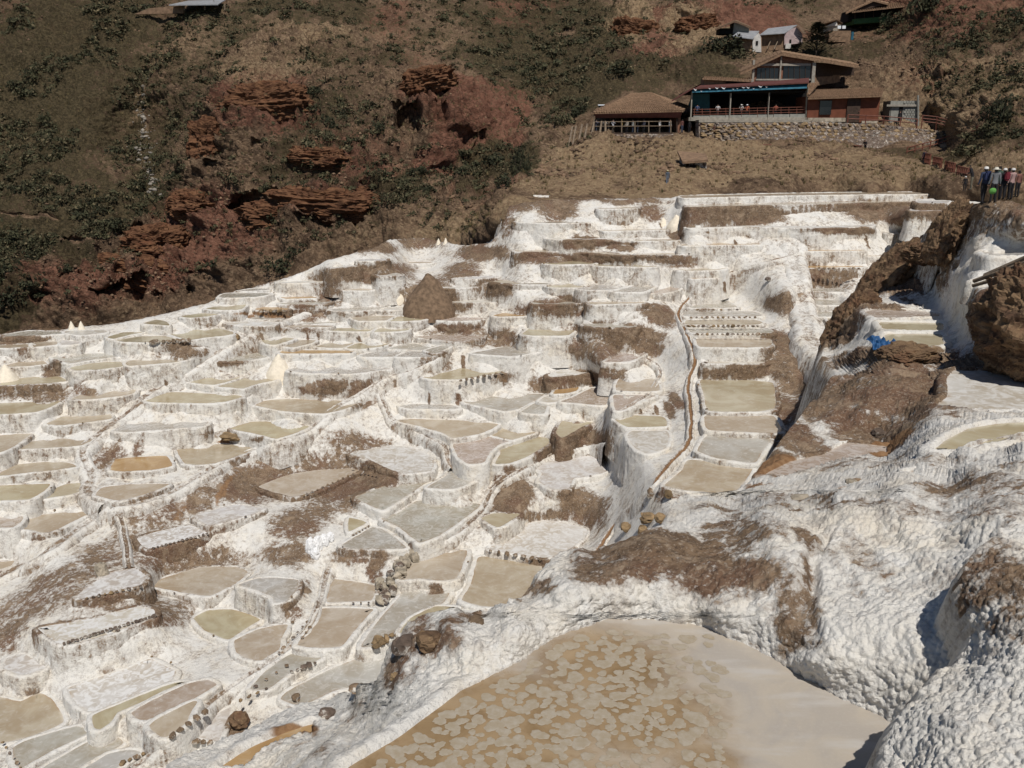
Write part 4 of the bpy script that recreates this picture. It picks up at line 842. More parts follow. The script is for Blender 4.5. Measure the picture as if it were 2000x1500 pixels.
def label_ponds():
    L = []
    allp = [p for p in PONDS+NEARP if p['c'] != 'F']
    for p in allp:
        u, v = p['uv'].mean(0); w = np.ptp(p['uv'][:, 0]); hh = np.ptp(p['uv'][:, 1]); a = w*hh
        size = 'thin' if w > 6*hh else ('big' if a > 7000 else 'small' if a < 1500 else 'middling'); shape = 'strip of a salt pond' if w > 6*hh else 'salt pond'
        m = min(MARKS, key=lambda m: np.hypot(m[1]-u, (m[2]-v)*1.6)); du, dv = u-m[1], (v-m[2])*1.6; dist = np.hypot(du, dv)
        side = ('right of' if du > 0 else 'left of') if abs(du) > abs(dv) else ('below' if dv > 0 else 'above')
        L.append([PWORD[p['c']], size, shape, side, m[0], dist, p])
    groups = {}
    for x in L: groups.setdefault((x[0], x[1], x[3], x[4]), []).append(x)
    ORD = ['nearest', 'second', 'third', 'fourth', 'fifth', 'sixth', 'seventh', 'eighth']
    for g in groups.values():
        g.sort(key=lambda x: x[5])
        for k, x in enumerate(g):
            side = x[3]
            pre = '' if len(g) == 1 else ORD[k]+' '
            tag(x[6]['root'], f"{pre}{x[1]} {x[0]} {x[2]} {side} {x[4]}", 'salt pond', 'terraced salt ponds')
label_ponds()
# ------------------------------------------------------------------ channels and footpaths winding over the slope
def smooth_line(L, n=14):
    L = np.array(L, float); out = []
    for k in range(len(L)-1):
        a, b, c, d = L[max(k-1, 0)], L[k], L[k+1], L[min(k+2, len(L)-1)]
        for t in np.linspace(0, 1, n, endpoint=False): out.append(0.5*(2*b+(c-a)*t+(2*a-5*b+4*c-d)*t*t+(3*b-a-3*c+d)*t**3))
    return np.array(out+[L[-1]])
def way(name, line, width, depth, rise, dirt, ochre, D=None, dig=0.5):
    uv = smooth_line(line); d = (D or slopeD)(uv[:, 0], uv[:, 1]); P = pts(uv[:, 0], uv[:, 1], d)
    L = np.r_[0, np.cumsum(np.linalg.norm(np.diff(P, axis=0), axis=1))]; m = max(8, int(L[-1]/0.16)); s = np.linspace(0, L[-1], m)
    P = np.stack([np.interp(s, L, P[:, k]) for k in range(3)], 1)
    for _ in range(6): P[1:-1] = (P[:-2]+2*P[1:-1]+P[2:])/4
    T = np.gradient(P, axis=0)[:, :2]; T /= np.linalg.norm(T, axis=1, keepdims=True); N = np.stack([T[:, 1], -T[:, 0]], 1)
    P[:, :2] += N*(0.10*fbm(P, .8, 3, 5))[:, None]; w = width*(1+.3*fbm(P, .9, 3, 8))
    prof = [(-2.2, -1.7), (-1.7, -.3), (-1.2, -.04), (-.8, .02), (-.52, .015), (-.42, -depth*.8), (-.15, -depth), (.15, -depth), (.42, -depth*.8), (.52, .015), (.8, .02), (1.2, -.04), (1.7, -.3), (2.2, -1.7)]
    A = np.stack([np.c_[P[:, :2]+N*(a*w)[:, None], P[:, 2]+rise+b] for a, b in prof], 1)
    A[..., 2] += 0.05*fbm(A, 2.5, 3, 9); A[..., :2] += 0.04*np.stack([fbm(A, 3, 2, 19), fbm(A, 3, 2, 29)], -1)
    dd = np.full(A.shape[:2], .12); dd[:, 4:10] = dirt; oc = np.zeros(A.shape[:2]); oc[:, 5:9] = ochre
    dd[:, [0, 1, -1, -2]] = .3
    o = link(name, mesh(name, A, gridfaces(len(A), len(prof)), True, dict(dirt=dd, ochre=oc)), SALT); tag(o, kind='structure')
way('channel', [(1555,488),(1545,500),(1460,522),(1400,545),(1355,570),(1338,592),(1325,612),(1335,640),(1352,680),(1358,710),(1347,738),(1345,770),(1350,810),(1348,850),(1340,875),(1325,888),(1295,925),(1272,952),(1245,980),(1215,1005),(1190,1040),(1170,1072),(1150,1100)], .17, .08, .06, .5, .9)
way('path', [(640,592),(560,622),(470,660),(400,705),(330,745),(280,777),(270,792),(215,832),(165,872),(165,900),(180,930),(170,960),(200,977),(215,987),(150,1037),(80,1085),(0,1127),(-60,1150)], .34, .04, .03, .42, .1)
way('path', [(800,725),(760,735),(740,745),(700,772),(650,800),(600,842),(540,862),(450,897),(400,922),(345,957),(300,977),(225,990)], .3, .05, .03, .35, .1)
way('channel', [(890,668),(850,700),(800,725),(765,735),(742,760),(752,790),(768,820),(830,850),(868,872),(875,900),(885,915)], .2, .07, .03, .45, .35)
way('channel', [(1240,610),(1190,640),(1180,650)], .2, .06, .1, .3, .1)
way('channel', [(1190,865),(1100,880),(1040,907),(980,942),(955,967),(945,992),(900,1037),(850,1062),(815,1072)], .2, .07, .03, .5, .1)
way('channel', [(640,1110),(632,1140),(622,1182),(600,1232),(560,1272),(500,1312),(440,1352),(380,1402),(330,1445),(260,1502)], .2, .06, .03, .4, .1)
#way('path', [(960,478),(1040,478),(1130,483),(1200,490),(1300,503),(1400,510)], .4, .02, -.08, .42, .05)
#way('path', [(985,472),(930,496),(880,512),(830,532),(770,553)], .5, .02, .03, .5, .05)
way('path', [(1548,480),(1552,520),(1560,560),(1576,640),(1583,670),(1625,715),(1640,735)], .62, .02, .25, .28, .0)
way('channel', [(215,990),(235,1010),(245,1050),(250,1090),(250,1110)], .16, .06, .05, .6, .1)
way('channel', [(1240,690),(1290,722),(1270,765),(1230,795),(1205,805)], .18, .06, .06, .45, .0)
way('channel', [(2010,846),(1900,872),(1800,915),(1750,930),(1660,955),(1560,982),(1480,1005),(1400,1010)], .17, .06, .0, .35, .45, D=nearD)

way('path', [(1075,384),(1030,384),(990,388),(968,392),(972,402),(990,418),(1000,432),(985,452),(962,472)], .55, .02, .12, .30, .0, D=np.vectorize(lambda u, v: on_hill(u, v).y if u < 1040 else on_hill(u, v).y))
# ------------------------------------------------------------------ loose things on the terraces
def lump(name, loc, r, mat, seed, sub=3, rough=.25, flat=1.0, parent=None, freq=1.2, blocky=False, strata=False):
    bm = bmesh.new(); bmesh.ops.create_icosphere(bm, subdivisions=sub, radius=1); V = np.array([v.co for v in bm.verts]); 
    if blocky: V = np.sign(V)*np.abs(V)**.78; V /= np.abs(V).max()
    n = 1+rough*fbm(V, freq, 4, seed)+rough*.6*ridged(V, freq*1.6, 3, seed+3)
    if strata: n = n+.14*ridged(V*np.array([1., 1., 2.]), 2.0, 5, seed+5)+.07*ridged(V*np.array([1, 1, 2.]), 5.0, 3, seed+6)
    V = V*n[:, None]*np.array(r)
    for v, c in zip(bm.verts, V): v.co = c
    me = bpy.data.meshes.new(name); bm.to_mesh(me); bm.free()
    o = link(name, me, mat, parent); o.location = loc; return o
def cone(name, loc, r, h, mat, seed, squash=1.0, n=40, m=16):
    a = np.linspace(0, 2*np.pi, n, endpoint=False); t = np.linspace(0, 1, m)[:, None]
    prof = (1-t**1.22)*h*(1-.06*np.sin(t*np.pi)); R = r*(t**.9)
    X = R*np.cos(a); Y = R*np.sin(a)*squash; Z = prof+0*X; P = np.stack([X, Y, Z], -1); P += .05*r*np.stack([fbm(P+seed, 1.5/r*2, 4, seed+k) for k in range(3)], -1)
    P[..., 2] += .05*h*ridged(P+seed, 2.5/r, 4, seed); P[..., :2] *= (1+.10*fbm(P+seed, .8/r, 3, seed+9))[..., None]; P[-1, :, 2] -= .6
    o = link(name, mesh(name, P, gridfaces(m, n, True), True), mat); o.location = loc; return o
def px(u, v, d): return (Vector(at(u+1, v, d))-Vector(at(u, v, d))).x      # metres per photo pixel
def pile_at(u, vb, w, h, mat, name, label, cat, seed, group=None):
    c = on_slope(u, vb); k = px(u, vb, c.y); o = cone(name, c+Vector((0, .3, -.42)), w*k/2*1.06, h*k+.4, mat, seed); tag(o, label, cat, group); return o
pile_at(838, 600, 108, 66, M['earth'], 'dirt_mound', 'tall brown cone of heaped earth standing between the white terraces', 'dirt mound', 3)
pile_at(543, 723, 50, 31, M['pile'], 'salt_pile', 'lone cream salt cone at the left end of a long grey pond', 'salt pile', 4, 'heaps of harvested salt')
pile_at(8, 739, 50, 26, M['pile'], 'salt_pile', 'cream salt cone cut off by the left edge of the photo', 'salt pile', 5, 'heaps of harvested salt')
pile_at(136, 639, 16, 11, M['pile'], 'salt_pile', 'left one of two small salt cones on the far rim at left', 'salt pile', 6, 'heaps of harvested salt')
pile_at(155, 639, 17, 11, M['pile'], 'salt_pile', 'right one of two small salt cones on the far rim at left', 'salt pile', 7, 'heaps of harvested salt')
pile_at(764, 578, 26, 10, M['pile'], 'salt_pile', 'low cream salt heap left beside the brown dirt mound', 'salt pile', 8, 'heaps of harvested salt')
pile_at(779, 577, 30, 16, M['pile'], 'salt_pile', 'pointed cream salt heap touching the brown dirt mound', 'salt pile', 9, 'heaps of harvested salt')
pile_at(708, 585, 46, 14, M['pile'], 'salt_pile', 'wide flat yellowish salt heap left of the dirt mound', 'salt pile', 10, 'heaps of harvested salt')
pile_at(856, 475, 13, 9, M['pile'], 'salt_pile', 'left of two tiny salt cones under the bare brown slope', 'salt pile', 11, 'heaps of harvested salt')
pile_at(870, 474, 13, 9, M['pile'], 'salt_pile', 'right of two tiny salt cones under the bare brown slope', 'salt pile', 12, 'heaps of harvested salt')
pile_at(1296, 435, 22, 10, M['pile'], 'salt_pile', 'tan salt heap at the foot of the top terrace wall', 'salt pile', 13, 'heaps of harvested salt')
pile_at(1322, 436, 36, 16, M['pile'], 'salt_pile', 'pale salt heap leaning on the top terrace wall', 'salt pile', 14, 'heaps of harvested salt')
def boulder(u, v, w, h, label, mat, D=slopeD, seed=0, grp=None):
    d = float(D(u, v+h*.3)); c = at(u, v, d); k = px(u, v, d); o = lump('boulder', c, (w*k*.42, w*k*.38, h*k*.42), M[mat], seed+20, 3, .42, blocky=True, freq=1.5); tag(o, label, 'boulder', grp); return o
boulder(198, 1113, 24, 32, 'round pale boulder standing on a dry tan pan below a brown bank', 'stone_pale')
boulder(1716, 848, 30, 24, 'rounded grey boulder lying on the ochre dry pan', 'stone_dark', nearD, 1)
boulder(1563, 976, 42, 18, 'flat pale boulder lying across the narrow channel', 'stone_pale', nearD, 2)
boulder(1662, 944, 22, 20, 'upright pale stone at the bend of the narrow channel', 'stone_pale', nearD, 3)
boulder(1675, 943, 24, 18, 'grey stone lying against the upright stone by the channel', 'stone', nearD, 4)
boulder(1222, 1030, 22, 20, 'square brown stone set in white salt beside the ochre channel', 'stone_yellow', slopeD, 5)
boulder(1254, 1036, 18, 22, 'pointed brown stone right of the square stone by the channel', 'stone_yellow', slopeD, 6)
boulder(1266, 1012, 34, 20, 'wide brown stone above the pointed stone by the channel', 'stone_yellow', slopeD, 7)
boulder(1290, 1012, 24, 22, 'angular brown stone at the edge of the brown mound', 'stone_yellow', slopeD, 8)
boulder(1305, 965, 18, 16, 'small yellow stone below the lowest square pond', 'stone_yellow', slopeD, 9)
boulder(1270, 964, 14, 22, 'brown stone at the head of the lower ochre channel', 'stone', slopeD, 10)
boulder(840, 1252, 54, 40, 'large brown rock on the crest of the foreground rim', 'rock', nearD, 11)
boulder(930, 1214, 32, 22, 'brown stone on the foreground rim right of the large rock', 'stone', nearD, 12)
boulder(790, 1262, 50, 46, 'grey brown crusted rock at the left of the large rim rock', 'stone_dark', nearD, 13)
boulder(772, 1322, 20, 18, 'ochre stone at the foot of the crusted rim rock', 'stone_yellow', nearD, 14)
boulder(740, 1253, 28, 22, 'yellow brown stone at the lower end of a narrow pond', 'stone_yellow', slopeD, 15)
boulder(700, 1345, 36, 16, 'brown stone half buried in the left flank of the rim', 'stone', nearD, 16)
boulder(578, 1363, 18, 18, 'small brown rock at the edge of the lowest grey pond', 'stone', nearD, 17)
boulder(468, 1404, 40, 30, 'mottled brown rock rising beside a small white pan', 'rock', slopeD, 18)
boulder(452, 852, 42, 14, 'flat ochre rock at the back of a cream pond', 'stone_yellow', slopeD, 19)
boulder(460, 658, 16, 14, 'ochre stone at the end of the round olive pond', 'stone_yellow', slopeD, 20)
boulder(1378, 715, 16, 18, 'brown rock at the left end of a thin white strip', 'stone_dark', slopeD, 21)
boulder(1500, 545, 12, 8, 'small dark stone on the white spur above the paths', 'stone_dark', slopeD, 22)
boulder(640, 1395, 36, 20, 'dark crusted lump on the flank of the foreground rim', 'stone_dark', nearD, 23)
boulder(1560, 480+100, 1, 1, 'tiny stone', 'stone', slopeD, 24).hide_render = False
bpy.data.objects.remove(bpy.data.objects[[o.name for o in bpy.data.objects if o.get('label') == 'tiny stone'][0]])
# salt sacks and the heap of salt blocks
for k, (u, v, w, h) in enumerate(((607, 1072, 18, 44), (621, 1066, 17, 40), (633, 1058, 18, 30), (616, 1082, 16, 26), (645, 1050, 15, 20))):
    d = float(slopeD(u, v)); s = px(u, v, d); o = lump('salt_sack', at(u, v, d), (w*s*.5, w*s*.5, h*s*.5), M['sack'], 30+k, 4, .34, freq=1.8)
    tag(o, ('tall leftmost white sack of the standing cluster', 'white sack standing second from left in the cluster', 'white sack in the middle back of the cluster', 'short white sack in front of the cluster', 'small rightmost white sack of the cluster')[k], 'salt sack', 'white sacks of salt')
hp = empty('rubble_heap', on_slope(755, 1115)); tag(hp, 'long heap of pinkish salt blocks between the ponds', 'rubble heap')
for k in range(46):
    t = random.random(); u = 815-75*t+random.uniform(-14, 14); v = 1076+95*t+random.uniform(-12, 12); c = on_slope(u, v)
    o = bpy.data.objects.new('block', RS[random.randrange(5), 'stone']); COL.objects.link(o); o.parent = hp; o.location = c-hp.location+Vector((0, 0, random.uniform(0, .3)))
    o.scale = [random.uniform(.14, .34) for _ in range(3)]; o.rotation_euler = [random.uniform(0, 6) for _ in range(3)]; o.material_slots[0].link = 'OBJECT'; o.material_slots[0].material = M['stone_pale'] if random.random() < .75 else M['stone_dark']
# outcrops on the right
def outcrop(u, v, d, w, h, dep, label, seed, tilt=0, mat='rock', sub=6):
    c = at(u, v, d); k = px(u, v, d); o = lump('rock_outcrop', c, (w*k/2, dep, h*k/2), M[mat], seed, sub, .30, freq=1.6, blocky=True, strata=True); o.rotation_euler = (0, tilt, 0); tag(o, label, 'rock outcrop'); return o
outcrop(2040, 640, 27.5, 190, 200, 1.6, 'orange brown layered rock face at the right edge of the photo', 61, .2)
outcrop(1662, 640, 45.5, 66, 130, 1.2, 'brown rocky spur rising left of the two square tan ponds', 63, .45)
outcrop(1745, 545, 50, 60, 150, 1.5, 'dark brown rock ridge climbing above the small valley ponds', 64, .6)
outcrop(1850, 455, 43, 46, 110, 1.0, 'shadowed brown rock below the path of the standing visitors', 65, .35)
outcrop(1800, 494, 47, 60, 36, .8, 'rounded olive brown rock under the shadowed cliff', 66, 0)
outcrop(1772, 694, 31, 84, 34, .8, 'brown rock in front of the blue tarp', 67, -.1)
CLIFF = [(520,236,150,70,'layered red brown crag at the upper left of the red cliffs'),(640,428,190,60,'long dark layered ledge just above the far terraces'),(545,445,120,50,'fractured brown crag left of the long dark ledge'),(715,440,80,60,'blocky brown crag at the right end of the dark ledge'),(300,505,100,60,'reddish crag under the shaded green slope'),(255,560,150,60,'dark cliff over the far left terraces'),(430,300,80,90,'pale topped crag beside the whitish gully'),(835,205,90,50,'dark jagged crag on the left rim of the red scar'),(395,420,90,50,'rounded red crag in the middle of the cliffs'),(620,330,110,40,'low brown ledge among shrubs in the middle of the cliffs'),(1240,70,90,60,'pale grey crag high above the tiled pavilion'),(1365,60,70,40,'grey brown crag left of the upper sheds')]
for k, (u, v, w, h, t) in enumerate(CLIFF):
    p = on_hill(u, v); kk = px(u, v, p.y); o = lump('rock_outcrop', p+Vector((0, 1.6, 0)), (w*kk/2, 2.6, h*kk/2), M['crag'], 80+k, 6, .34, freq=2.2, blocky=True, strata=True); o.rotation_euler = (0, random.uniform(-.25, .25), 0); tag(o, t, 'rock outcrop')
# wooden flume and blue tarp
fl = empty('wooden_flume', at(1960, 530, 30)); tag(fl, 'weathered wooden planks jutting from the rock at the right edge', 'flume')
for a, b, r in (((1902, 549), (2030, 503), .07), ((1900, 558), (2030, 522), .06), ((1925, 540), (2040, 490), .12)):
    MB().bar(Vector(at(*a, 30.5))-fl.location, Vector(at(*b, 28.5))-fl.location, r, 7).build('plank', M['wood'], fl)
def tarp():
    n, m = 40, 22; X, Y = np.meshgrid(np.linspace(-.55, .55, n), np.linspace(-.42, .42, m)); P = np.stack([X, Y, 0*X], -1)
    P[..., 2] = .22*np.abs(ridged(P, 3.0, 3, 4))+.05*fbm(P, 5, 3, 2); P[..., 0] += .08*fbm(P, 2, 3, 8); P[..., 1] += .12*fbm(P, 2, 3, 9)-.1*P[..., 0]
    me = mesh('blue_tarp', P, gridfaces(m, n), True); md = M['tarp']; o = link('blue_tarp', me, md); o.location = on_near(1727, 690)+Vector((0, .1, .2)); o.rotation_euler = (.35, 0, 0); o.scale = (.8, 1, 1.2)
    tag(o, 'crumpled blue plastic tarp beside the lower square tan pond', 'tarp')
tarp()
# big salt boulder at the right of the foreground
BEDGE = np.array([(1690,1640),(1700,1560),(1722,1480),(1752,1410),(1790,1375),(1842,1322),(1882,1292),(1902,1240),(1892,1190),(1882,1140),(1905,1085),(1960,1035),(2010,1008),(2100,985)], float)
BC = [(1700,1600,7.2),(1725,1480,7.7),(1755,1405,8.2),(1845,1320,8.7),(1885,1290,8.9),(1900,1230,9.2),(1885,1150,9.7),(1910,1085,10.1),(1965,1033,10.6),(2080,990,11.1),(1800,1430,7.65),(1850,1400,7.6),(1900,1400,7.4),(1900,1500,6.8),(2000,1500,6.6),(1800,1560,6.9),(2000,1350,7.5),(1950,1290,8.2),(1960,1200,8.8),(2000,1120,9.4),(2000,1250,8.2),(2150,1300,7.6),(2150,1100,9.2),(2200,1600,5.6),(1900,1650,6.1)]
def salt_boulder():
    bc = np.array(BC, float); T = TPS(bc[:, :2], np.log(bc[:, 2]), 5e-4); v = np.arange(986, 1640, 1.9); nr = len(v); nc = 250
    ul = np.interp(v, BEDGE[::-1, 1], BEDGE[::-1, 0]); U = ul[:, None]+(2230-ul[:, None])*np.linspace(0, 1, nc)[None]**1.1; V = np.broadcast_to(v[:, None], U.shape)
    D = np.exp(T(U, V)); P = pts(U, V, D); N = relief(P, nr, nc)
    E = ellipsoids([(1960,1130,70,70,.75),(1900,1130,30,40,.7),(1990,1230,50,30,.5),(1950,1060,30,30,.5)], lambda u, v: np.exp(T(np.array(u), np.array(v))))
    dirt = stain(P, E, -.02, .4)*.9-.06; h = .03*domes(P, 4.5, 5)+.056*domes(P, 10.0, 6)+.034*domes(P, 21.0, 7)-.05+.10*fbm(P, 1.6, 4, 3)
    P = P+N*h[..., None]; L = []
    for dx, dy, dz in ((.5, 2.6, -4.), (.12, .9, -1.4), (.0, .25, -.35)): L.append(P[:, 0]+np.array((dx, dy, dz)))
    A = np.concatenate([np.stack(L, 1), P], 1); dA = np.concatenate([np.full((nr, 3), .1), dirt], 1); T2 = []
    for dy, dz in ((4., -6.), (1., -1.)): e = A[0].copy(); e[:, 1] += dy; e[:, 2] += dz; T2.append(e)
    A = np.concatenate([np.stack(T2), A]); dA = np.concatenate([np.repeat(dA[:1], 2, 0), dA])
    o = link('salt_boulder', mesh('salt_boulder', A, gridfaces(nr+2, nc+3), True, dict(dirt=dA, ochre=dA*0)), SALT)
    tag(o, 'huge lumpy salt crusted boulder filling the lower right corner', 'boulder')
salt_boulder()
# ------------------------------------------------------------------ plants on the mountainside
def shrub_mesh(seed, n=110, mats=('leaf', 'leaf2'), h=.8, leaf=.13, name='shrub'):
    rg = np.random.default_rng(seed); V, F, mi = [], [], []
    lob = [(rg.normal(0, .30, 2), rg.uniform(.3, .55), rg.uniform(.45, 1.0)*h) for _ in range(6)]
    for k in range(n):
        (cx, cy), r, hh = lob[rg.integers(6)]; a = rg.uniform(0, 6.28); z = rg.uniform(0.05, 1)**.8; rr = r*np.sqrt(max(0.05, 1-(z-.2)**2))*rg.uniform(.75, 1.05)
        c = np.array([cx+rr*np.cos(a), cy+rr*np.sin(a), z*hh]); d = rg.normal(0, 1, (2, 3)); d /= np.linalg.norm(d, axis=1, keepdims=True); s = leaf*rg.uniform(.7, 1.5)
        b = len(V); V += [c-d[0]*s, c+d[1]*s*.6, c+d[0]*s, c-d[1]*s*.6]; F.append([b, b+1, b+2, b+3]); mi.append(0 if rg.random() < .72 else 1)
    me = mesh(name, V, F); [me.materials.append(M[m]) for m in mats]; me.polygons.foreach_set('material_index', mi); return me
SHR = [shrub_mesh(k) for k in range(5)]; SHR_DARK = [shrub_mesh(k+20, 130, ('leafdark', 'leaf')) for k in range(3)]
def place_on(me, name, p, s, rz=None, parent=None):
    o = bpy.data.objects.new(name, me); COL.objects.link(o); o.location = p; o.rotation_euler = (0, 0, random.uniform(0, 6.28) if rz is None else rz)
    o.scale = (s, s*random.uniform(.85, 1.15), s*random.uniform(.7, 1.1)); return o
def vtop(u): return float(np.interp(u, VTOP[:, 0], VTOP[:, 1]))
BUILT = [(1150,165,1350,330),(1340,95,1810,300),(1390,35,1680,105),(1590,0,1800,60),(320,0,445,22),(1340,230,1900,345),(1780,300,2000,420)]
def free(u, v): return not any(a < u < c and b < v < d for a, b, c, d in BUILT)
cand = []
for k in range(26000):
    u, v = random.uniform(-120, 2120), random.uniform(-60, 600)
    if v > vtop(u)-6 or not free(u, v): continue
    i = int(np.clip(np.searchsorted(HILLS.us, u), 0, len(HILLS.us)-1)); j = int(np.clip(np.searchsorted(HILLS.vs, v), 0, len(HILLS.vs)-1))
    w = float(HVEG[j, i]); 
    if ((u-915)/95)**2+((v-245)/75)**2 < 1 and random.random() < .9: continue
    if u < 330 and float(vnoise(np.array([[u*.7+v*.5, v*.9-u*.3, 0.]]), .022, 7)[0]) < -.12: continue
    if random.random() < .05+.75*np.clip(w, 0, 1)**1.2 - (.0 if v < 330 or u < 960 else .25): cand.append((u, v, w))
cand = cand[:6200]
sized = []
for u, v, w in cand:
    p = on_hill(u, v); s = random.choice((.35, .45, .5, .6, .7, .8, 1.0, 1.3))*(.8+.4*w); sized.append((s/p.y, s, p, u, v))
sized.sort(key=lambda t: -t[0])
vis = [t for t in sized if 0 < t[3] < 2000 and t[4] > 0]
top = vis[:285]; tops = set(id(t) for t in top); rest = [t for t in sized if id(t) not in tops]
def zone(u, v):
    return 'on the shaded left slope' if u < 300 else 'around the red cliffs' if u < 700 else 'beside the red scar' if u < 1060 and v > 140 else 'on the upper middle slope' if u < 1380 else 'on the bare right slope'
for q, s, p, u, v in top:
    o = place_on(random.choice(SHR if random.random() < .6 else SHR_DARK), 'shrub', p-Vector((0, 0, .12*s)), s); tag(o, f'dark green hillside shrub growing {zone(u, v)}', 'shrub', f'shrubs {zone(u, v)}')
def scatter_stuff(name, items, metas, mats):        # many small plants or stones joined into one object
    VV, FF, MI, n = [], [], [], 0
    for me, p, s, sq in items:
        v, f, mi = metas[me]; a = random.uniform(0, 6.28); c, si = math.cos(a), math.sin(a)
        R = np.array([[c, -si, 0], [si, c, 0], [0, 0, sq]])*s; VV.append(v@R.T+np.array(p)); FF.append(f+n); MI.append(mi); n += len(v)
    o = link(name, mesh(name, np.concatenate(VV), np.concatenate(FF)), mats); o.data.polygons.foreach_set('material_index', np.concatenate(MI)); tag(o, kind='stuff'); return o
def meta(me):
    k = len(me.polygons[0].vertices); return (np.array([v.co for v in me.vertices]), np.array([list(q.vertices) for q in me.polygons]), np.array([q.material_index for q in me.polygons]))
small = [shrub_mesh(k+40, 46, leaf=.2) for k in range(4)]+[shrub_mesh(k+60, 46, leaf=.2) for k in range(2)]
scatter_stuff('scrub', [(random.randrange(4), np.array(p)-(0, 0, .1*s), s, random.uniform(.7, 1.1)) for _, s, p, u, v in rest], [meta(m) for m in small], [M['leaf'], M['leaf2']])
tuft = []
for k in range(7):
    rg = random.Random(k); V, F = [], []
    for j in range(16):
        a, r, h = rg.uniform(0, 6.28), rg.uniform(0, .45), rg.uniform(.35, .9); x, y = r*math.cos(a), r*math.sin(a); b = len(V); t = a+1.57
        V += [(x-.06*math.cos(t), y-.06*math.sin(t), 0), (x+.06*math.cos(t), y+.06*math.sin(t), 0), (x*1.7+.04, y*1.7, h), (x*1.7, y*1.7, h)]; F.append([b, b+1, b+2, b+3])
    tuft.append((np.array(V), np.array(F), np.array([0 if rg.random() < .6 else 1 for _ in F])))
it = []
while len(it) < 5200:
    u, v = random.uniform(-60, 2060), random.uniform(-30, 470)
    if v < vtop(u)-3 and (free(u, v) or v > 300) and (u > 850 or random.random() < .55): it.append((random.randrange(7), on_hill(u, v), random.choice((.2, .3, .4, .5)), 1))
scatter_stuff('dry_grass', it, tuft, [plain('dry_grass', (0.21, 0.155, 0.075), .9, .35, 1), plain('green_grass', (0.075, 0.07, 0.03), .9, .35, 1)])
rk = [meta(m) for m in RIM_ST]; it = []
ROCKY = [(560,430,170,90,1.),(280,570,220,70,1.),(860,250,120,90,.8),(1250,100,150,80,.8),(1150,330,110,40,.8),(1300,310,70,40,1.),(1450,370,300,14,.9),(1900,250,120,90,.5),(1700,140,90,40,.9),(620,300,250,150,.4),(450,150,200,100,.25),(1500,330,300,30,.5),(780,460,60,20,1.)]
while len(it) < 3600:
    u, v = random.uniform(-30, 2030), random.uniform(0, 620)
    if v < vtop(u)-2 and not (260 < v and u > 1050 and random.random() < .6) and not (((u-915)/110)**2+((v-250)/90)**2 < 1 and random.random() < .85) and random.random() < .06+float(blob(np.array(u), np.array(v), ROCKY)): it.append((random.randrange(5), on_hill(u, v), random.choice((.08, .1, .12, .14, .18, .26)), random.uniform(.4, .8)))
PILES = [(1230,300,30,8),(1270,312,30,9),(1180,345,26,8),(1110,352,24,7),(1130,310,20,14),(1560,300,26,6),(1400,335,30,6),(1660,340,30,6),(1300,345,14,8),(1430,352,30,5),(1720,345,30,6),(1500,325,24,5),(1250,335,14,5),(1060,345,20,6),(1600,322,20,5),(900,415,30,10),(1800,170,30,6),(1700,160,60,10),(1640,150,40,8)]
for u0, v0, a, c in PILES:
    for k in range(42): u, v = random.gauss(u0, a*.6), random.gauss(v0, c*.6); it.append((random.randrange(5), on_hill(u, v), random.choice((.12, .16, .2, .26, .34)), random.uniform(.5, .8)))
scatter_stuff('scree', it, rk, [plain('scree', (0.155, 0.10, 0.063), .95, .6, .35, .6, .1)])
it = []
for k in range(230):
    t = random.random()**.7; u = np.interp(t, (0, .5, .7, 1), (270, 284, 292, 312))+random.gauss(0, 11 if .5 < t < .75 else 6)*(1 if random.random() < .8 else 2); v = 175+t*215+random.gauss(0, 8); it.append((random.randrange(5), on_hill(u, v), random.choice((.1, .12, .16, .22, .4)), random.uniform(.4, .8)))
scatter_stuff('gully_stones', it, rk, [plain('gully_stone', (0.22, 0.195, 0.165), .9, .55, .8, .5, .08)])
def bush(u, vb, w, h, label, dark=True, seed=0, n=420, cat='bush', name='bush'):
    p = on_hill(u, vb); k = px(u, vb, p.y); r = empty(name, p); tag(r, label, cat)
    me = shrub_mesh(seed+100, n, ('leafdark', 'leaf') if dark else ('leaf', 'leaf2'), 1.0, .085, 'crown'); o = link('crown', me, None, r); s = w*k/1.5; o.scale = (s, s, h*k*.98); o.location = (0, 0, -.1)
    b = MB()
    for j in range(4): b.bar((0, 0, -.3), (s*random.uniform(-.4, .4), s*random.uniform(-.3, .3), h*k*.5), .07, 5, .03)
    b.build('stem', M['bark'], r); return r
bush(565, 548, 58, 40, 'round dark green bush standing at the far edge of the terraces', True, 1)
bush(1966, 276, 54, 52, 'dark round bush at the end of the railed ramp', True, 2)
bush(1413, 110, 70, 38, 'dark bush below the grey roofed adobe sheds', True, 3); bush(1440, 130, 50, 26, 'low olive bush between the sheds and the gabled building', False, 4)
bush(1352, 132, 26, 24, 'small round green bush left of the gabled building', False, 5); bush(1820, 45, 70, 56, 'large dark bush right of the green walled building', True, 6)
bush(1745, 62, 44, 26, 'dark bush under the green walled building', True, 7); bush(1015, 350, 30, 62, 'tall dark shrub on the spur below the red scar', True, 8); bush(970, 330, 60, 34, 'wide green bush at the foot of the red scar', True, 9)
bush(925, 365, 50, 30, 'low green bush left of the tall dark shrub', False, 10); bush(1000, 385, 44, 26, 'green bush just above the upper path bend', True, 11); bush(280, 30, 50, 24, 'dark bush left of the far metal roof', True, 12)
bush(20, 560, 50, 40, 'dark green bush at the left edge above the terraces', True, 13); bush(40, 615, 70, 40, 'spreading dark bush low on the left edge', True, 14); bush(70, 540, 24, 18, 'small bush on the bare red slope at left', True, 15)
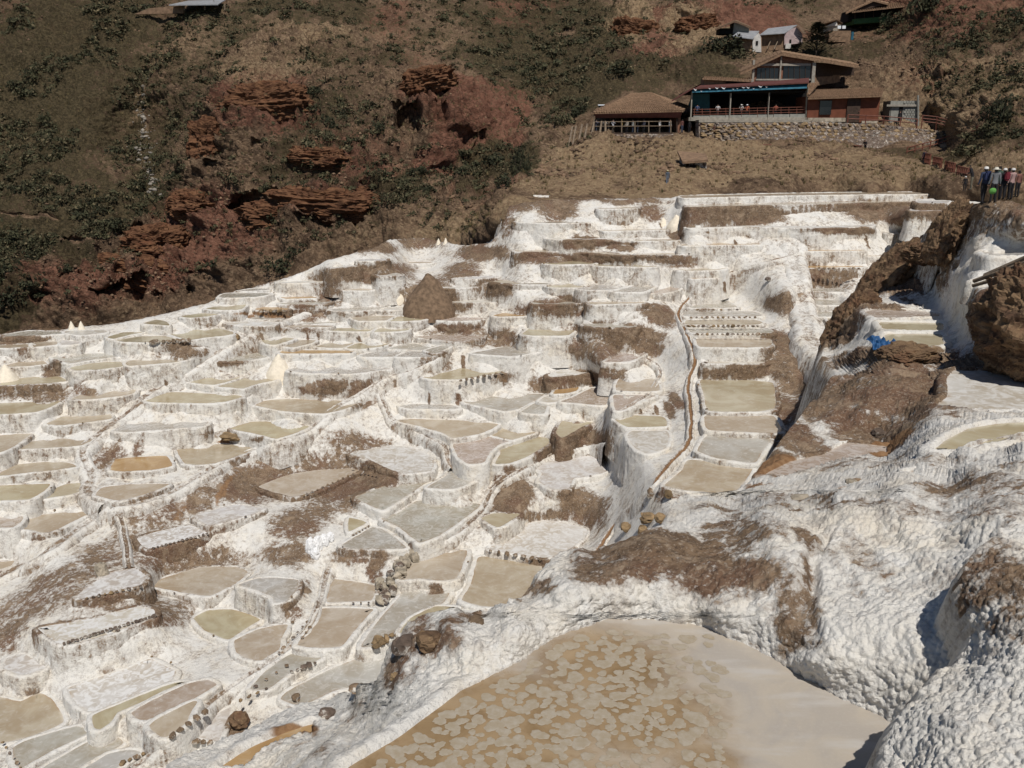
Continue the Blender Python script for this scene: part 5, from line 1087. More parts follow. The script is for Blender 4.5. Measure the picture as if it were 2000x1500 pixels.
bush(140, 545, 34, 18, 'small dark bush right of the red slope at left', True, 16); bush(1095, 262, 40, 30, 'olive bush left of the leaning poles', False, 17); bush(1130, 240, 46, 26, 'dark bush behind the leaning poles', True, 18)
bush(1210, 180, 60, 30, 'dark bush on the slope behind the tiled pavilion', True, 19); bush(1905, 90, 20, 20, 'round dark bush on the bare right slope', True, 20); bush(770, 440, 44, 30, 'olive green bush right of the dark overhang', False, 21)
bush(1900, 320, 70, 26, 'olive bush on the bank above the standing visitors', False, 22)
# dark conifer
def conifer(u, vb, w, h, label):
    p = on_hill(u, vb); k = px(u, vb, p.y); r = empty('conifer_tree', p); tag(r, label, 'tree'); H = h*k; Wd = w*k/2
    MB().bar((0, 0, -.4), (0, 0, H*.95), .18, 7, .04).build('trunk', M['bark'], r); V, F = [], []; rg = np.random.default_rng(3)
    for j in range(1300):
        t = rg.random()**.8; a = rg.uniform(0, 6.28); rr = Wd*(1-t)**.7*rg.uniform(.25, 1.05)*(1+.25*np.sin(a*5+t*9)); c = np.array([rr*np.cos(a), rr*np.sin(a), .08*H+t*H*.92+.12*rr])
        d = np.array([np.cos(a), np.sin(a), .35])*.34; s = np.array([-np.sin(a), np.cos(a), rg.uniform(-.4, .4)])*.10; b = len(V); V += [c-d, c+s, c+d, c-s]; F.append([b, b+1, b+2, b+3])
    link('crown', mesh('crown', V, F), M['leafdark'], r)
conifer(1592, 114, 100, 62, 'dark spreading conifer between the grey roofed sheds and gabled building')
# ------------------------------------------------------------------ buildings (each built at its own distance; A(u, v, d) turns a photo pixel into a point)
A = lambda u, v, d: Vector(at(u, v, d))
G = lambda u, v, k=.35: Vector(at(u, v, on_hill(u, v).y-k))             # just in front of the mountainside
class Bld:
    def __init__(s, name, u, v, d, label, cat, group=None):
        s.o = A(u, v, d); s.r = empty(name, s.o); tag(s.r, label, cat, group)
    def L(s, p): return Vector(p)-s.o
    def box(s, name, u0, u1, v0, v1, d0, d1, mat, label=None):   # front face u0..u1 x v0..v1 at distance d0, going back to d1
        a, b = A(u0, v1, d0), A(u1, v0, d0); q = MB().box(a.x-s.o.x, b.x-s.o.x, d0-s.o.y, d1-s.o.y, a.z-s.o.z, b.z-s.o.z).build(name, mat, s.r)
        if label: q['label'] = label
        return q
    def slab(s, name, P, t, mat): return MB().slab([s.L(p) for p in P], t).build(name, mat, s.r)
    def bar(s, name, a, b, r, mat, n=6, parent=None):
        q = MB().bar(s.L(a), s.L(b), r, n).build(name, mat, parent or s.r); return q
    def tiles(s, P0, P1, P2, P3, n, mat, r=.09, name='tile_row'):  # rows of round tiles from the eave P0-P1 up to the ridge P3-P2
        P0, P1, P2, P3 = (s.L(p) for p in (P0, P1, P2, P3)); up = (P1-P0).cross(P3-P0).normalized(); up = up if up.z > 0 else -up
        for k in range(n):
            t = (k+.5)/n; a, b = P0.lerp(P1, t), P3.lerp(P2, t); m = MB(); ns = max(2, int((b-a).length/.5))
            for j in range(ns):
                p, q = a.lerp(b, j/ns), a.lerp(b, min(1, (j+1.12)/ns)); m.bar(p+up*(.05+random.uniform(0, .02)), q+up*.02, r*1.05, 6, r*.82)
            m.build(name, mat, s.r)
def roof(b, P, mat, n, r=.09, th=.14, name='roof'):
    b.slab(name, P, (0, 0, -th), mat)
    b.tiles(*P, n, mat, r)
# tiled pavilion on the left
b = Bld('tiled_pavilion', 1250, 260, 118, 'open pavilion with a hipped clay tile roof and dark interior', 'pavilion')
e0, e1, e2, e3 = A(1158,221,115.1), A(1334,217,115.1), A(1346,208,127), A(1172,209,127); r0, r1 = A(1233,183.5,121), A(1268,181.5,121)
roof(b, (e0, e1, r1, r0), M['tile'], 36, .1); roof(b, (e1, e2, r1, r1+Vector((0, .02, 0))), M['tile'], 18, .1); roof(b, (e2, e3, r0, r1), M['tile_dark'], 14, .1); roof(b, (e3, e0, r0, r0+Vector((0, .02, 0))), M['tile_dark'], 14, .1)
b.slab('fascia', (e0+Vector((.1, -.05, -.1)), e1+Vector((-.1, -.05, -.1)), e1+Vector((-.2, .35, -.75)), e0+Vector((.4, .35, -.55))), (0, .05, 0), M['redsheet'])
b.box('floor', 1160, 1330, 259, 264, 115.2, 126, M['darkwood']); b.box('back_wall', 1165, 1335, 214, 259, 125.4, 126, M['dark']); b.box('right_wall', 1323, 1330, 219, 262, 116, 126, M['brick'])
b.box('painted_shade', 1166, 1322, 221, 246, 122.5, 122.7, M['dark'])  # black sheet added to paint the shade under the pavilion roof
for u in (1160, 1181, 1214, 1240, 1267, 1310): b.bar('post', A(u, 263, 115.3), A(u, 237 if u != 1160 else 222, 115.3), .07, M['wood'])
for u in (1164, 1322): b.bar('corner_post', A(u, 262, 115.8), A(u, 220, 115.8), .09, M['darkwood'])
for v in (237, 246): b.bar('rail', A(1158, v+1, 115.3), A(1312, v, 115.3), .045, M['wood'])
w = Bld('platform_wall', 1170, 300, 114, 'dry stone platform wall under the tiled pavilion', 'wall')
w.slab('core', (A(1113, 306, 113.2), A(1200, 306, 112.8), A(1330, 266, 114.6), A(1330, 262, 115.2), A(1158, 262, 115.2), A(1132, 276, 114.6)), (0, 1.6, 0), M['stone_dark'])
for k in range(170):
    t = random.random(); u = 1112+t*(1330-1112); vlo = np.interp(u, (1112, 1150, 1200, 1240, 1330), (306, 306, 302, 274, 266)); vhi = np.interp(u, (1112, 1135, 1160, 1330), (303, 276, 263, 263)); v = random.uniform(vhi, vlo); f = (v-262)/44
    o = bpy.data.objects.new('stone', RS[random.randrange(5), random.choice(('stone', 'stone_dark', 'stone'))]); COL.objects.link(o); o.parent = w.r; o.location = w.L(A(u, v, 115.1-f*2.2)); o.scale = (random.uniform(.16, .3), .18, random.uniform(.1, .17)); o.rotation_euler = (0, random.uniform(-.2, .2), 0)
for k, (a, c) in enumerate((((1106,305),(1118,247)),((1113,306),(1125,246)),((1123,306),(1137,243)),((1134,307),(1147,242)),((1146,307),(1160,239)),((1164,308),(1175,237)),((1185,304),(1182,237)))):
    p = Bld('leaning_pole', a[0], a[1], 112.3, 'thin grey pole in the row leaning against the platform wall', 'pole', 'poles leaning on the platform wall'); m = MB().bar((0, 0, -.4), p.L(A(c[0], c[1], 114.6)), .15, 6, .12).build('pole', M['wood'], p.r)
# restaurant with the blue awning
b = Bld('restaurant_terrace', 1465, 232, 119, 'long open restaurant with a blue awning and concrete columns', 'restaurant')
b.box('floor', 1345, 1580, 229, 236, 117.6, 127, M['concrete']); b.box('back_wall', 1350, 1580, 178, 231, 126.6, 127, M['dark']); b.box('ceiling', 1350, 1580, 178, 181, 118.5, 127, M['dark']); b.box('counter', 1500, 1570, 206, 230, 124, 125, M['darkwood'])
b.slab('roof', (A(1312, 196, 117), A(1352, 172, 117), A(1580, 160, 117), A(1580, 152, 127), A(1375, 160, 127), A(1330, 184, 127)), (0, 0, -.16), M['redsheet'])
aw = b.slab('awning', (A(1352, 181, 117.0), A(1576, 172.5, 117.0), A(1576, 164, 117.6), A(1352, 173, 117.6)), (0, .06, 0), M['bluecloth'])
for k, (u, v, w_, h_) in enumerate(((1358,175,7,5),(1386,173,5,3),(1400,172,7,4),(1413,172,9,5),(1452,171,7,3),(1461,171,7,4),(1485,169,9,4),(1497,170,4,2),(1370,178,4,2),(1432,174,4,2),(1440,173,3,2),(1472,173,4,2))):
    c = [A(u+x*w_/2, v+y*h_/2, 116.9) for x, y in ((-1, -1), (-.3, .6), (.4, 1), (1, -.8), (.5, .1), (-.2, -.2))]
    q = MB().slab([b.L(x) for x in c], (0, .03, 0)).build('print_mark', M['whiteprint'], b.r); q.parent = aw
b.slab('side_cloth', (A(1344, 206, 118.2), A(1386, 218, 118.6), A(1386, 183, 118.6), A(1352, 183, 118.2)), (0, .05, 0), M['teal'])
for u0, u1, v0 in ((1348, 1353, 178), (1424, 1429, 182), (1499, 1504, 181), (1573, 1579, 170)): b.box('column', u0, u1, v0, 236, 117.5, 118.0, M['concrete'])
for k in range(7):
    u0 = 1354+k*31.4; b.box('parapet_block', u0, u0+31, np.interp(u0, (1354, 1580), (226, 222)), 232, 117.7, 118.0, M['block'])
for v in (213, 218, 223):
    b.bar('rail', A(1353, v+1, 117.75), A(1574, v-4, 117.75), .035, M['rust'])
for k in range(15): u = 1356+k*15.4; b.bar('rail_post', A(u, 229, 117.75), A(u, 212-4*k/15, 117.75), .035, M['rust'])
for k in range(6): u = 1395+k*30; b.box('table', u, u+16, 221, 229, 120.5, 121.3, M['redsheet'])
# gabled upper building
b = Bld('gabled_building', 1540, 165, 127, 'two level gabled building with long dark windows and clay tile roof', 'building')
ap, el, er = A(1527, 103, 126), A(1446, 141, 126), A(1677, 128, 126); bk = Vector((3.0, 12, 1.2))
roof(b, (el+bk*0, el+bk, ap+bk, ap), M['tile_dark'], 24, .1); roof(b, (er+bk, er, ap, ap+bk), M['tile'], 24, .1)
b.slab('gable_wall', (A(1470, 166, 126.8), A(1590, 166, 126.8), A(1590, 118, 126.8), A(1527, 107, 126.8), A(1470, 133, 126.8)), (0, .3, 0), M['brick'])
b.slab('eave_board', (ap+Vector((0, -.04, -.12)), er+Vector((0, -.04, -.12)), er+Vector((0, -.04, -.34)), ap+Vector((0, -.04, -.36)), el+Vector((0, -.04, -.34)), el+Vector((0, -.04, -.12))), (0, .06, 0), M['tile'])
for u0, u1 in ((1478, 1521), (1529, 1584)):
    w = b.box('window', u0, u1, 129 if u0 > 1500 else 133, 154, 126.66, 126.78, M['glass'])
    for k in range(1, 5):
        u = u0+(u1-u0)*k/5; m = b.bar('mullion', A(u, 154, 126.6), A(u, 130 if u > 1500 else 134, 126.6), .035, M['darkwood']); m.parent = w
for u0, u1 in ((1468, 1475), (1521, 1528), (1584, 1594)): b.box('column', u0, u1, 117 if u0 < 1500 else (108 if u0 < 1550 else 122), 168, 126.3, 126.7, M['concrete'])
b.box('lintel', 1476, 1584, 124, 128.5, 126.45, 126.7, M['concrete']); b.box('sill', 1476, 1584, 154, 157, 126.45, 126.7, M['concrete'])
b.slab('side_wall', (A(1594, 150, 127), A(1668, 147, 132), A(1668, 127, 132), A(1594, 122, 127)), (0, .25, 0), M['darkwood']); b.slab('side_base', (A(1590, 168, 126.9), A(1640, 160, 130), A(1640, 146, 130), A(1590, 148, 126.9)), (0, .2, 0), M['adobe'])
b = Bld('lean_to', 1400, 168, 124, 'low adobe lean-to with a thin tile roof behind the blue awning', 'shed'); b.box('wall', 1374, 1418, 154, 172, 124, 126, M['adobe']); roof(b, (A(1372, 153, 123.2), A(1466, 158, 123.2), A(1470, 155, 127), A(1376, 149.5, 127)), M['tile'], 20, .09); b.box('block_wall', 1440, 1470, 155, 166, 125, 125.4, M['block'])
# orange shop
b = Bld('orange_house', 1645, 238, 118, 'orange plastered house with a clay tile roof and dark door', 'house')
b.slab('wall', (A(1576, 236, 117.5), A(1714, 240, 117.5), A(1720, 187, 117.5), A(1578, 188, 117.5)), (0, 5, 0), M['orange'])
roof(b, (A(1578, 192, 116.7), A(1722, 187, 116.7), A(1726, 172.5, 122), A(1590, 176, 122)), M['tile'], 34, .11); roof(b, (A(1577, 187, 116.9), A(1580, 186, 116.9), A(1600, 161, 121), A(1576, 163, 121)), M['tile'], 5, .1)
w = b.box('window', 1600, 1625, 197, 224, 117.3, 117.45, M['glass']); q = b.box('frame', 1598.5, 1626.5, 195.5, 197, 117.25, 117.4, M['darkwood']); q.parent = w
dr = b.box('door', 1652, 1682, 193, 239, 117.3, 117.45, M['darkwood']); q = b.box('handle', 1677, 1678.5, 217, 219, 117.2, 117.3, M['rust']); q.parent = dr
b.box('plinth', 1577, 1652, 230, 238, 117.2, 117.4, M['stone_pale']); b.box('plinth', 1683, 1714, 236, 241, 117.2, 117.4, M['stone_pale'])
# concrete block room
b = Bld('block_room', 1765, 244, 118, 'small unfinished room of grey concrete blocks', 'building')
b.box('back_wall', 1735, 1796, 197, 246, 118.6, 121, M['block']); b.box('doorway', 1753, 1764, 209, 246, 118.52, 118.6, M['dark']); b.box('doorway', 1737, 1741, 209, 244, 118.52, 118.6, M['dark']); b.box('lintel', 1732, 1796, 204, 208, 118.3, 118.62, M['concrete']); b.bar('pillar', A(1793, 246, 118.2), A(1793, 186, 118.2), .12, M['block'])
for r in range(10):
    for c in range(6):
        u0 = 1765+c*5.2+(2.6 if r % 2 else 0); v0 = 197+r*4.9
        if u0+5 < 1797 and not (204 < v0+2 < 209): b.box('block', u0+.3, u0+4.9, v0+.3, v0+4.5, 118.5, 118.62, M['block'])
# stone retaining wall with its own stones
w = Bld('retaining_wall', 1600, 290, 113, 'long retaining wall of brown and yellow field stones under the restaurant', 'wall')
TOP = ((1365, 240), (1500, 238), (1580, 237), (1720, 243), (1860, 258)); BOT = ((1365, 266), (1430, 280), (1500, 291), (1600, 298), (1720, 300), (1860, 290))
tu = lambda u, L: float(np.interp(u, [a for a, _ in L], [c for _, c in L]))
w.slab('core', [A(u, tu(u, BOT)+3, 113.6) for u in (1365, 1430, 1500, 1600, 1720, 1860)]+[A(u, tu(u, TOP), 115.6) for u in (1860, 1720, 1580, 1500, 1365)], (0, 2.2, 0), M['stone_dark'])
stuff_items, objs = [], 0
for rrow in range(9):
    u = 1366
    while u < 1858:
        w_ = random.uniform(9.5, 19); t0, t1 = tu(u, TOP)+1, tu(u, BOT)+1; h_ = (t1-t0)/9; v = t0+h_*(rrow+.5)+random.uniform(-1, 1); f = (v-t0)/(t1-t0)
        o = bpy.data.objects.new('stone', RS[random.randrange(5), random.choice(('stone', 'stone_yellow', 'stone_yellow', 'stone_dark'))]); COL.objects.link(o); o.parent = w.r
        k = px(u, v, 115); o.location = w.L(A(u+w_/2, v, 115.55-2.0*f)); o.scale = (w_*k*.46, .3, max(h_, 3.5)*k*.56); o.rotation_euler = (random.uniform(-.2, .2), random.uniform(-.25, .25), random.uniform(-.15, .15)); u += w_
w.box('coping', 1365, 1580, 234, 239, 115.5, 118, M['concrete'])
# low dry walls on the tan slope and at the terrace corner
def dry_wall(pts_, d, n, label, hgt):
    w = Bld('dry_wall', *pts_[0], d, label, 'wall'); us = np.linspace(pts_[0][0], pts_[-1][0], n)
    for r in range(max(1, int(hgt/.28))):
        for u in us:
            v = np.interp(u, [p[0] for p in pts_], [p[1] for p in pts_]); o = bpy.data.objects.new('stone', RS[random.randrange(5), random.choice(('stone', 'stone_dark', 'stone_pale'))]); COL.objects.link(o); o.parent = w.r
            o.location = w.L(A(u+random.uniform(-2, 2), v, d))+Vector((0, r*.08, r*.26)); o.scale = (random.uniform(.2, .36), .25, .16); o.rotation_euler = (0, random.uniform(-.3, .3), 0)
dry_wall(((1000, 411), (1040, 409), (1078, 404)), 86.5, 14, 'dry stone wall at the corner below the upper path bend', 1.0)
dry_wall(((1505, 342), (1560, 347), (1640, 345)), on_hill(1570, 346).y-.3, 22, 'low broken dry stone wall across the tan slope', .5)
# ruined stone shed
ds = on_hill(1355, 338).y-1.6-98.6
b = Bld('stone_shed', 1355, 333, 99+ds, 'ruined low stone shed with a sagging flat slab roof', 'shed')
b.slab('front_wall', (A(1340, 336, 98.6+ds), A(1380, 333, 98.6+ds), A(1380, 317, 98.6+ds), A(1340, 320, 98.6+ds)), (0, .4, 0), M['stone_dark']); b.slab('side_wall', (A(1340, 336, 98.6+ds), A(1327, 326, 101.5+ds), A(1327, 306, 101.5+ds), A(1340, 320, 98.6+ds)), (.3, 0, 0), M['stone_dark'])
b.slab('roof', (A(1333, 320, 97.9+ds), A(1383, 316, 97.9+ds), A(1378, 304, 101.5+ds), A(1323, 299, 101.8+ds)), (0, 0, .22), M['adobe']); b.box('doorway', 1346, 1362, 322, 336, 98.5+ds, 98.6+ds, M['dark']); b.slab('fallen_slab', (A(1357, 343, 97.4+ds), A(1388, 336, 97.4+ds), A(1388, 333, 98.2+ds), A(1357, 339, 98.2+ds)), (0, 0, .12), M['stone_pale'])
# sheds and houses above
b = Bld('gable_shed', 1430, 68, 158, 'small open gable shed with grey walls highest on the left', 'shed'); b.slab('wall', (A(1432, 66, 157), A(1463, 62, 157), A(1463, 53, 157), A(1434, 43.5, 157)), (0, 3, 0), M['block']); b.box('opening', 1405, 1432, 55, 66, 157.4, 160, M['dark'])
roof(b, (A(1397, 58, 156), A(1397.5, 57, 161), A(1437, 40, 161), A(1435, 41, 156)), M['tile_dark'], 8, .1); roof(b, (A(1466, 53, 161), A(1465, 54, 156), A(1435, 41, 156), A(1437, 40, 161)), M['tile_dark'], 8, .1)
b = Bld('adobe_shed', 1465, 98, 154, 'adobe shed with a rusty grey sheet roof', 'shed'); b.slab('wall', (A(1456, 98, 153.6), A(1488, 102, 153.6), A(1488, 74, 153.6), A(1483, 66, 153.6), A(1470, 74, 153.6), A(1440, 76, 153.6)), (0, 4, 0), M['adobe']); b.slab('gable_wall', (A(1470, 101, 153.4), A(1487, 102, 153.4), A(1486, 72, 153.4), A(1482, 64, 153.4), A(1470, 75, 153.4)), (0, .1, 0), M['whitewall']); b.box('window', 1476, 1481, 80, 88, 153.3, 153.42, M['dark']); b.slab('roof', (A(1430, 72, 152.6), A(1471, 77, 152.6), A(1483, 62, 158), A(1445, 61, 158)), (0, 0, .12), M['sheet'])
b = Bld('pink_gable_house', 1530, 92, 155, 'long adobe house with grey sheet roof and pink gable end', 'house'); b.slab('wall', (A(1487, 100, 155), A(1533, 97, 155), A(1533, 66, 155), A(1487, 68, 155)), (0, 4, 0), M['adobe']); b.slab('gable_wall', (A(1532, 88, 154.7), A(1567, 84, 154.7), A(1567, 66, 154.7), A(1556, 53, 154.7), A(1532, 66, 154.7)), (0, 4, 0), M['pinkwall']); b.box('door', 1542, 1546, 77, 85, 154.55, 154.7, M['dark']); b.box('base', 1534, 1545, 85, 95, 154.5, 154.8, M['whitewall'])
b.slab('roof', (A(1484, 69, 154), A(1533, 65.5, 154), A(1557, 50, 159), A(1500, 57, 159)), (0, 0, .12), M['sheet']); b.slab('roof', (A(1556, 51, 154), A(1569, 67, 154), A(1575, 66, 159), A(1560, 50, 159)), (0, 0, .12), M['tile_dark'])
for u0, u1 in ((1498, 1506), (1512, 1520)): b.bar('prop', A(u0, 96, 154.2), A(u1, 78, 154.8), .09, M['wood'])
b = Bld('white_gable_shed', 1640, 58, 160, 'small shed with a white gable above a brown wall', 'shed'); b.slab('wall', (A(1608, 62, 160), A(1636, 61, 160), A(1636, 48, 160), A(1610, 52, 160)), (0, 3, 0), M['concrete']); b.slab('gable_wall', (A(1612, 52, 159.8), A(1636, 50, 159.8), A(1634, 41.5, 159.8)), (0, .2, 0), M['whitewall']); b.slab('roof', (A(1584, 54, 159), A(1634, 39, 159), A(1646, 46, 163), A(1600, 52, 163)), (0, 0, .1), M['tile_dark']); b.box('lower_wall', 1618, 1662, 60, 82, 158, 160, M['adobe'])
for k in range(2): b.box('white_board', 1636+k*9, 1643+k*9, 50, 56, 158.6, 158.8, M['whiteprint'])
b.box('blue_sheet', 1662, 1668, 62, 78, 157.8, 158, M['bluecloth'])
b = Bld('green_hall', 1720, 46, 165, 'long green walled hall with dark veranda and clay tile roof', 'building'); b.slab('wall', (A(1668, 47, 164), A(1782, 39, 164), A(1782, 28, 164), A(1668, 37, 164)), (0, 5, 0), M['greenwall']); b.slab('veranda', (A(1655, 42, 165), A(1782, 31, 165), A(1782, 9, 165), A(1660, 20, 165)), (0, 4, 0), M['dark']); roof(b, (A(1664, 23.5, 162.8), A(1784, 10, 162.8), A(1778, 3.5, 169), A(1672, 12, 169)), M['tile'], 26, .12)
for k in range(7): u = 1670+k*18; b.bar('post', A(u, 38-k*1.3, 164), A(u, 21-k*1.8, 164), .07, M['darkwood'])
roof(b, (A(1652, 26, 163), A(1653, 25, 170), A(1706, 0, 170), A(1706, 1, 163)), M['tile'], 10, .12); roof(b, (A(1735, 6, 170), A(1734, 8, 163), A(1706, 1, 163), A(1706, 0, 170)), M['tile'], 10, .12); b.slab('gable_wall', (A(1664, 23, 163.4), A(1732, 9, 163.4), A(1706, 3, 163.4)), (0, .2, 0), M['darkwood'])
b = Bld('metal_roof_shed', 390, 16, 164, 'far shed with a pale grey metal roof and brown wall at top left', 'shed'); b.slab('roof', (A(330, 11, 162), A(426, 10, 162), A(441, 1, 168), A(368, 3, 168)), (0, 0, .15), M['sheet']); b.slab('wall', (A(262, 28, 163.5), A(358, 26, 163.5), A(358, 11, 163.5), A(290, 16, 163.5)), (0, .6, 0), M['adobe'])
for u in (360, 400, 439): b.bar('post', A(u, 20, 163), A(u, 8, 163), .12, M['wood'])
p = Bld('pale_framed_board', 1174, 211, 121, 'small pale framed board beside the roof of the tiled pavilion', 'board'); p.box('panel', 1169, 1180, 206, 212, 121, 121.1, M['glass'])
for a, c, e, f in ((1168, 1181, 204, 206), (1168, 1181, 212, 213)): p.box('frame', a, c, e, f, 120.9, 121.1, M['whiteprint'])
p.bar('post', A(1171, 226, 121), A(1171, 212, 121), .05, M['wood'])
# ------------------------------------------------------------------ railings, ramp and stairs
def railing(line, label, rails=(1.0, .55), step=1.6, mat='rust', group='rust red railings along the paths'):
    P = [Vector(p) for p in line]; r = empty('railing', P[0]); tag(r, label, 'railing', group)
    for a, c in zip(P, P[1:]):
        n = max(1, int((c-a).length/step))
        for k in range(n+1): q = a.lerp(c, k/n)-P[0]; MB().bar(q+Vector((0, 0, -.5)), q+Vector((0, 0, 1.05)), .075, 5).build('post', M[mat], r)
        for h in rails: MB().bar(a-P[0]+Vector((0, 0, h)), c-P[0]+Vector((0, 0, h)), .06, 5).build('rail', M[mat], r)
def strip(name, line, wd, mat, th=.5):
    m = MB(); P = [Vector(p) for p in line]
    for a, c in zip(P, P[1:]): m.slab([a, c, c+Vector((0, wd, .05)), a+Vector((0, wd, .05))], (0, 0, -th))
    o = m.build(name, M[mat]); tag(o, kind='structure'); return o
M['pathearth'] = plain('path_earth', (0.30, 0.235, 0.165), .95, .2, 2, .4, .05)
RAMP = [G(1708, 306), G(1770, 306), G(1830, 290), G(1860, 280), G(1905, 273)]
strip('ramp', RAMP, 1.5, 'pathearth', .9); railing([p+Vector((0, -.02, 0)) for p in RAMP[1:]], 'rust red railing along the earth ramp climbing to the right')
railing([A(1800, 243, 115.5), A(1828, 246, 115.2), A(1862, 256, 115)], 'rust red railing on the wall top right of the block room', (1.05, .7, .35), 2.0)
railing([A(1655, 241, 115.9), A(1725, 244, 115.7), A(1790, 250, 115.6)], 'thin rust red railing before the orange house')
railing([G(1480, 300), G(1520, 300), G(1600, 304), G(1660, 304)], 'sparse rust red railing below the long retaining wall', (1.0,), 3.4)
railing([G(1905, 268), G(1945, 268)], 'dense rust red railing beside the dark round bush', (1.1, .8, .5, .25), .8)
st = empty('stone_stairs', G(1800, 330)); tag(st, 'flight of stone steps going down to the right', 'stairs')
SA, SB = G(1800, 318, .6), G(1885, 356, .6)
for k in range(13):
    q = SA.lerp(SB, (k+.5)/13)-st.location; MB().box(q.x-.45, q.x+.45, q.y-.1, q.y+1.5, q.z-.5, q.z).build('step', M['stone_pale'], st)
for k, f in enumerate((0, .28, .56, .82)):
    q, q2 = SA.lerp(SB, f), SA.lerp(SB, f+.2); z = Vector((0, -.15, 0)); railing([q+z, Vector((q2.x, q2.y, q.z-.05))+z], ('railing panel at the top of the stone stairs', 'second railing panel down the stone stairs', 'third railing panel down the stone stairs', 'lowest railing panel of the stone stairs')[k], (1.05, .55, .1), .7)
db = on_hill(1677, 299).y-.5; bx = Bld('red_box', 1677, 298, db, 'small dull red box on the path below the retaining wall', 'box'); bx.box('body', 1671, 1683, 285, 298, db, db+.8, M['redsheet']); bx.box('lid', 1670, 1684, 283.5, 285, db-.05, db+.85, M['rust'])
# ------------------------------------------------------------------ people
def body(name, pose, seed):
    J = dict(pelvis=(0, 0, .93), waist=(0, .0, 1.06), chest=(0, 0, 1.27), neck=(0, .0, 1.44), head=(0, .015, 1.53), crown=(0, .01, 1.66))
    lean = pose.get('lean', 0.0); E = [('pelvis', 'waist'), ('waist', 'chest'), ('chest', 'neck'), ('neck', 'head'), ('head', 'crown')]
    Rr = dict(pelvis=.135, waist=.125, chest=.15, neck=.055, head=.095, crown=.075)
    for s, n in ((-1, 'l'), (1, 'r')):
        st = pose.get('step', .0)*s; arm = pose.get('arm_'+n, (0.03, .0, -.27, .05, .06, -.25))
        J['hip'+n] = (.09*s, 0, .90); J['knee'+n] = (.10*s, st*.5+.02, .49); J['ankle'+n] = (.10*s, st, .08); J['toe'+n] = (.115*s, st+.15, .035)
        J['sho'+n] = (.18*s, 0, 1.385); ex, ey, ez, wx, wy, wz = arm; J['elb'+n] = (.18*s+ex*s, ey, 1.385+ez); J['wri'+n] = (.18*s+ex*s+wx*s, ey+wy, 1.385+ez+wz); J['hand'+n] = (.18*s+ex*s+wx*s*1.3, ey+wy*1.4, 1.385+ez+wz*1.32)
        E += [('pelvis', 'hip'+n), ('hip'+n, 'knee'+n), ('knee'+n, 'ankle'+n), ('ankle'+n, 'toe'+n), ('chest', 'sho'+n), ('sho'+n, 'elb'+n), ('elb'+n, 'wri'+n), ('wri'+n, 'hand'+n)]
        Rr.update({'hip'+n: .10, 'knee'+n: .065, 'ankle'+n: .048, 'toe'+n: .04, 'sho'+n: .065, 'elb'+n: .047, 'wri'+n: .033, 'hand'+n: .042})
    K = list(J); V = []
    for k in K:
        x, y, z = J[k]
        if z > .93 and lean: a = lean; y, z = y*math.cos(a)+(z-.93)*math.sin(a), .93+(z-.93)*math.cos(a)-y*math.sin(a)
        V.append((x, y, z))
    me = bpy.data.meshes.new(name); me.from_pydata(V, [(K.index(a), K.index(b)) for a, b in E], []); o = bpy.data.objects.new(name, me); COL.objects.link(o)
    m = o.modifiers.new('s', 'SKIN'); sv = me.skin_vertices[0].data
    for k, d in zip(K, sv): d.radius = (Rr[k], Rr[k]*(.72 if k in ('pelvis', 'waist', 'chest') else 1)); d.use_root = k == 'pelvis'
    o.modifiers.new('d', 'SUBSURF').levels = 1; o.modifiers[-1].render_levels = 1
    dg = bpy.context.evaluated_depsgraph_get(); out = bpy.data.meshes.new_from_object(o.evaluated_get(dg)); bpy.data.objects.remove(o); out.name = 'body'
    hands = [np.array(V[K.index(k)]) for k in ('handl', 'handr')]; hd = np.array(V[K.index('head')]); nk = V[K.index('neck')][2]
    for q in out.polygons:
        c = np.array(q.center); d = min(np.linalg.norm(c-h) for h in hands)
        q.material_index = 2 if d < .075 else (3 if c[2] > hd[2]+.03 or (np.linalg.norm(c-hd) < .16 and c[1] < hd[1]-.03) else 2) if np.linalg.norm(c-hd) < .17 and c[2] > nk-.01 else (1 if c[2] < .9 else 0)
        if c[2] < .09: q.material_index = 4
        q.use_smooth = True
    return out, hd, V[K.index('chest')]
UP = dict(arm_l=(.10, .02, -.24, -.06, .22, .02), arm_r=(.10, .02, -.24, -.06, .22, .02))
POSES = [body('body', {}, 1), body('body', dict(step=.16), 2), body('body', dict(lean=.35, **UP), 3), body('body', UP, 4), body('body', dict(arm_r=(.14, .05, -.2, -.05, .24, .08)), 5)]
_cm = {}
def cloth(c):
    if c not in _cm: _cm[c] = plain('cloth', c, .85, .15, 6)
    return _cm[c]
HATM = None
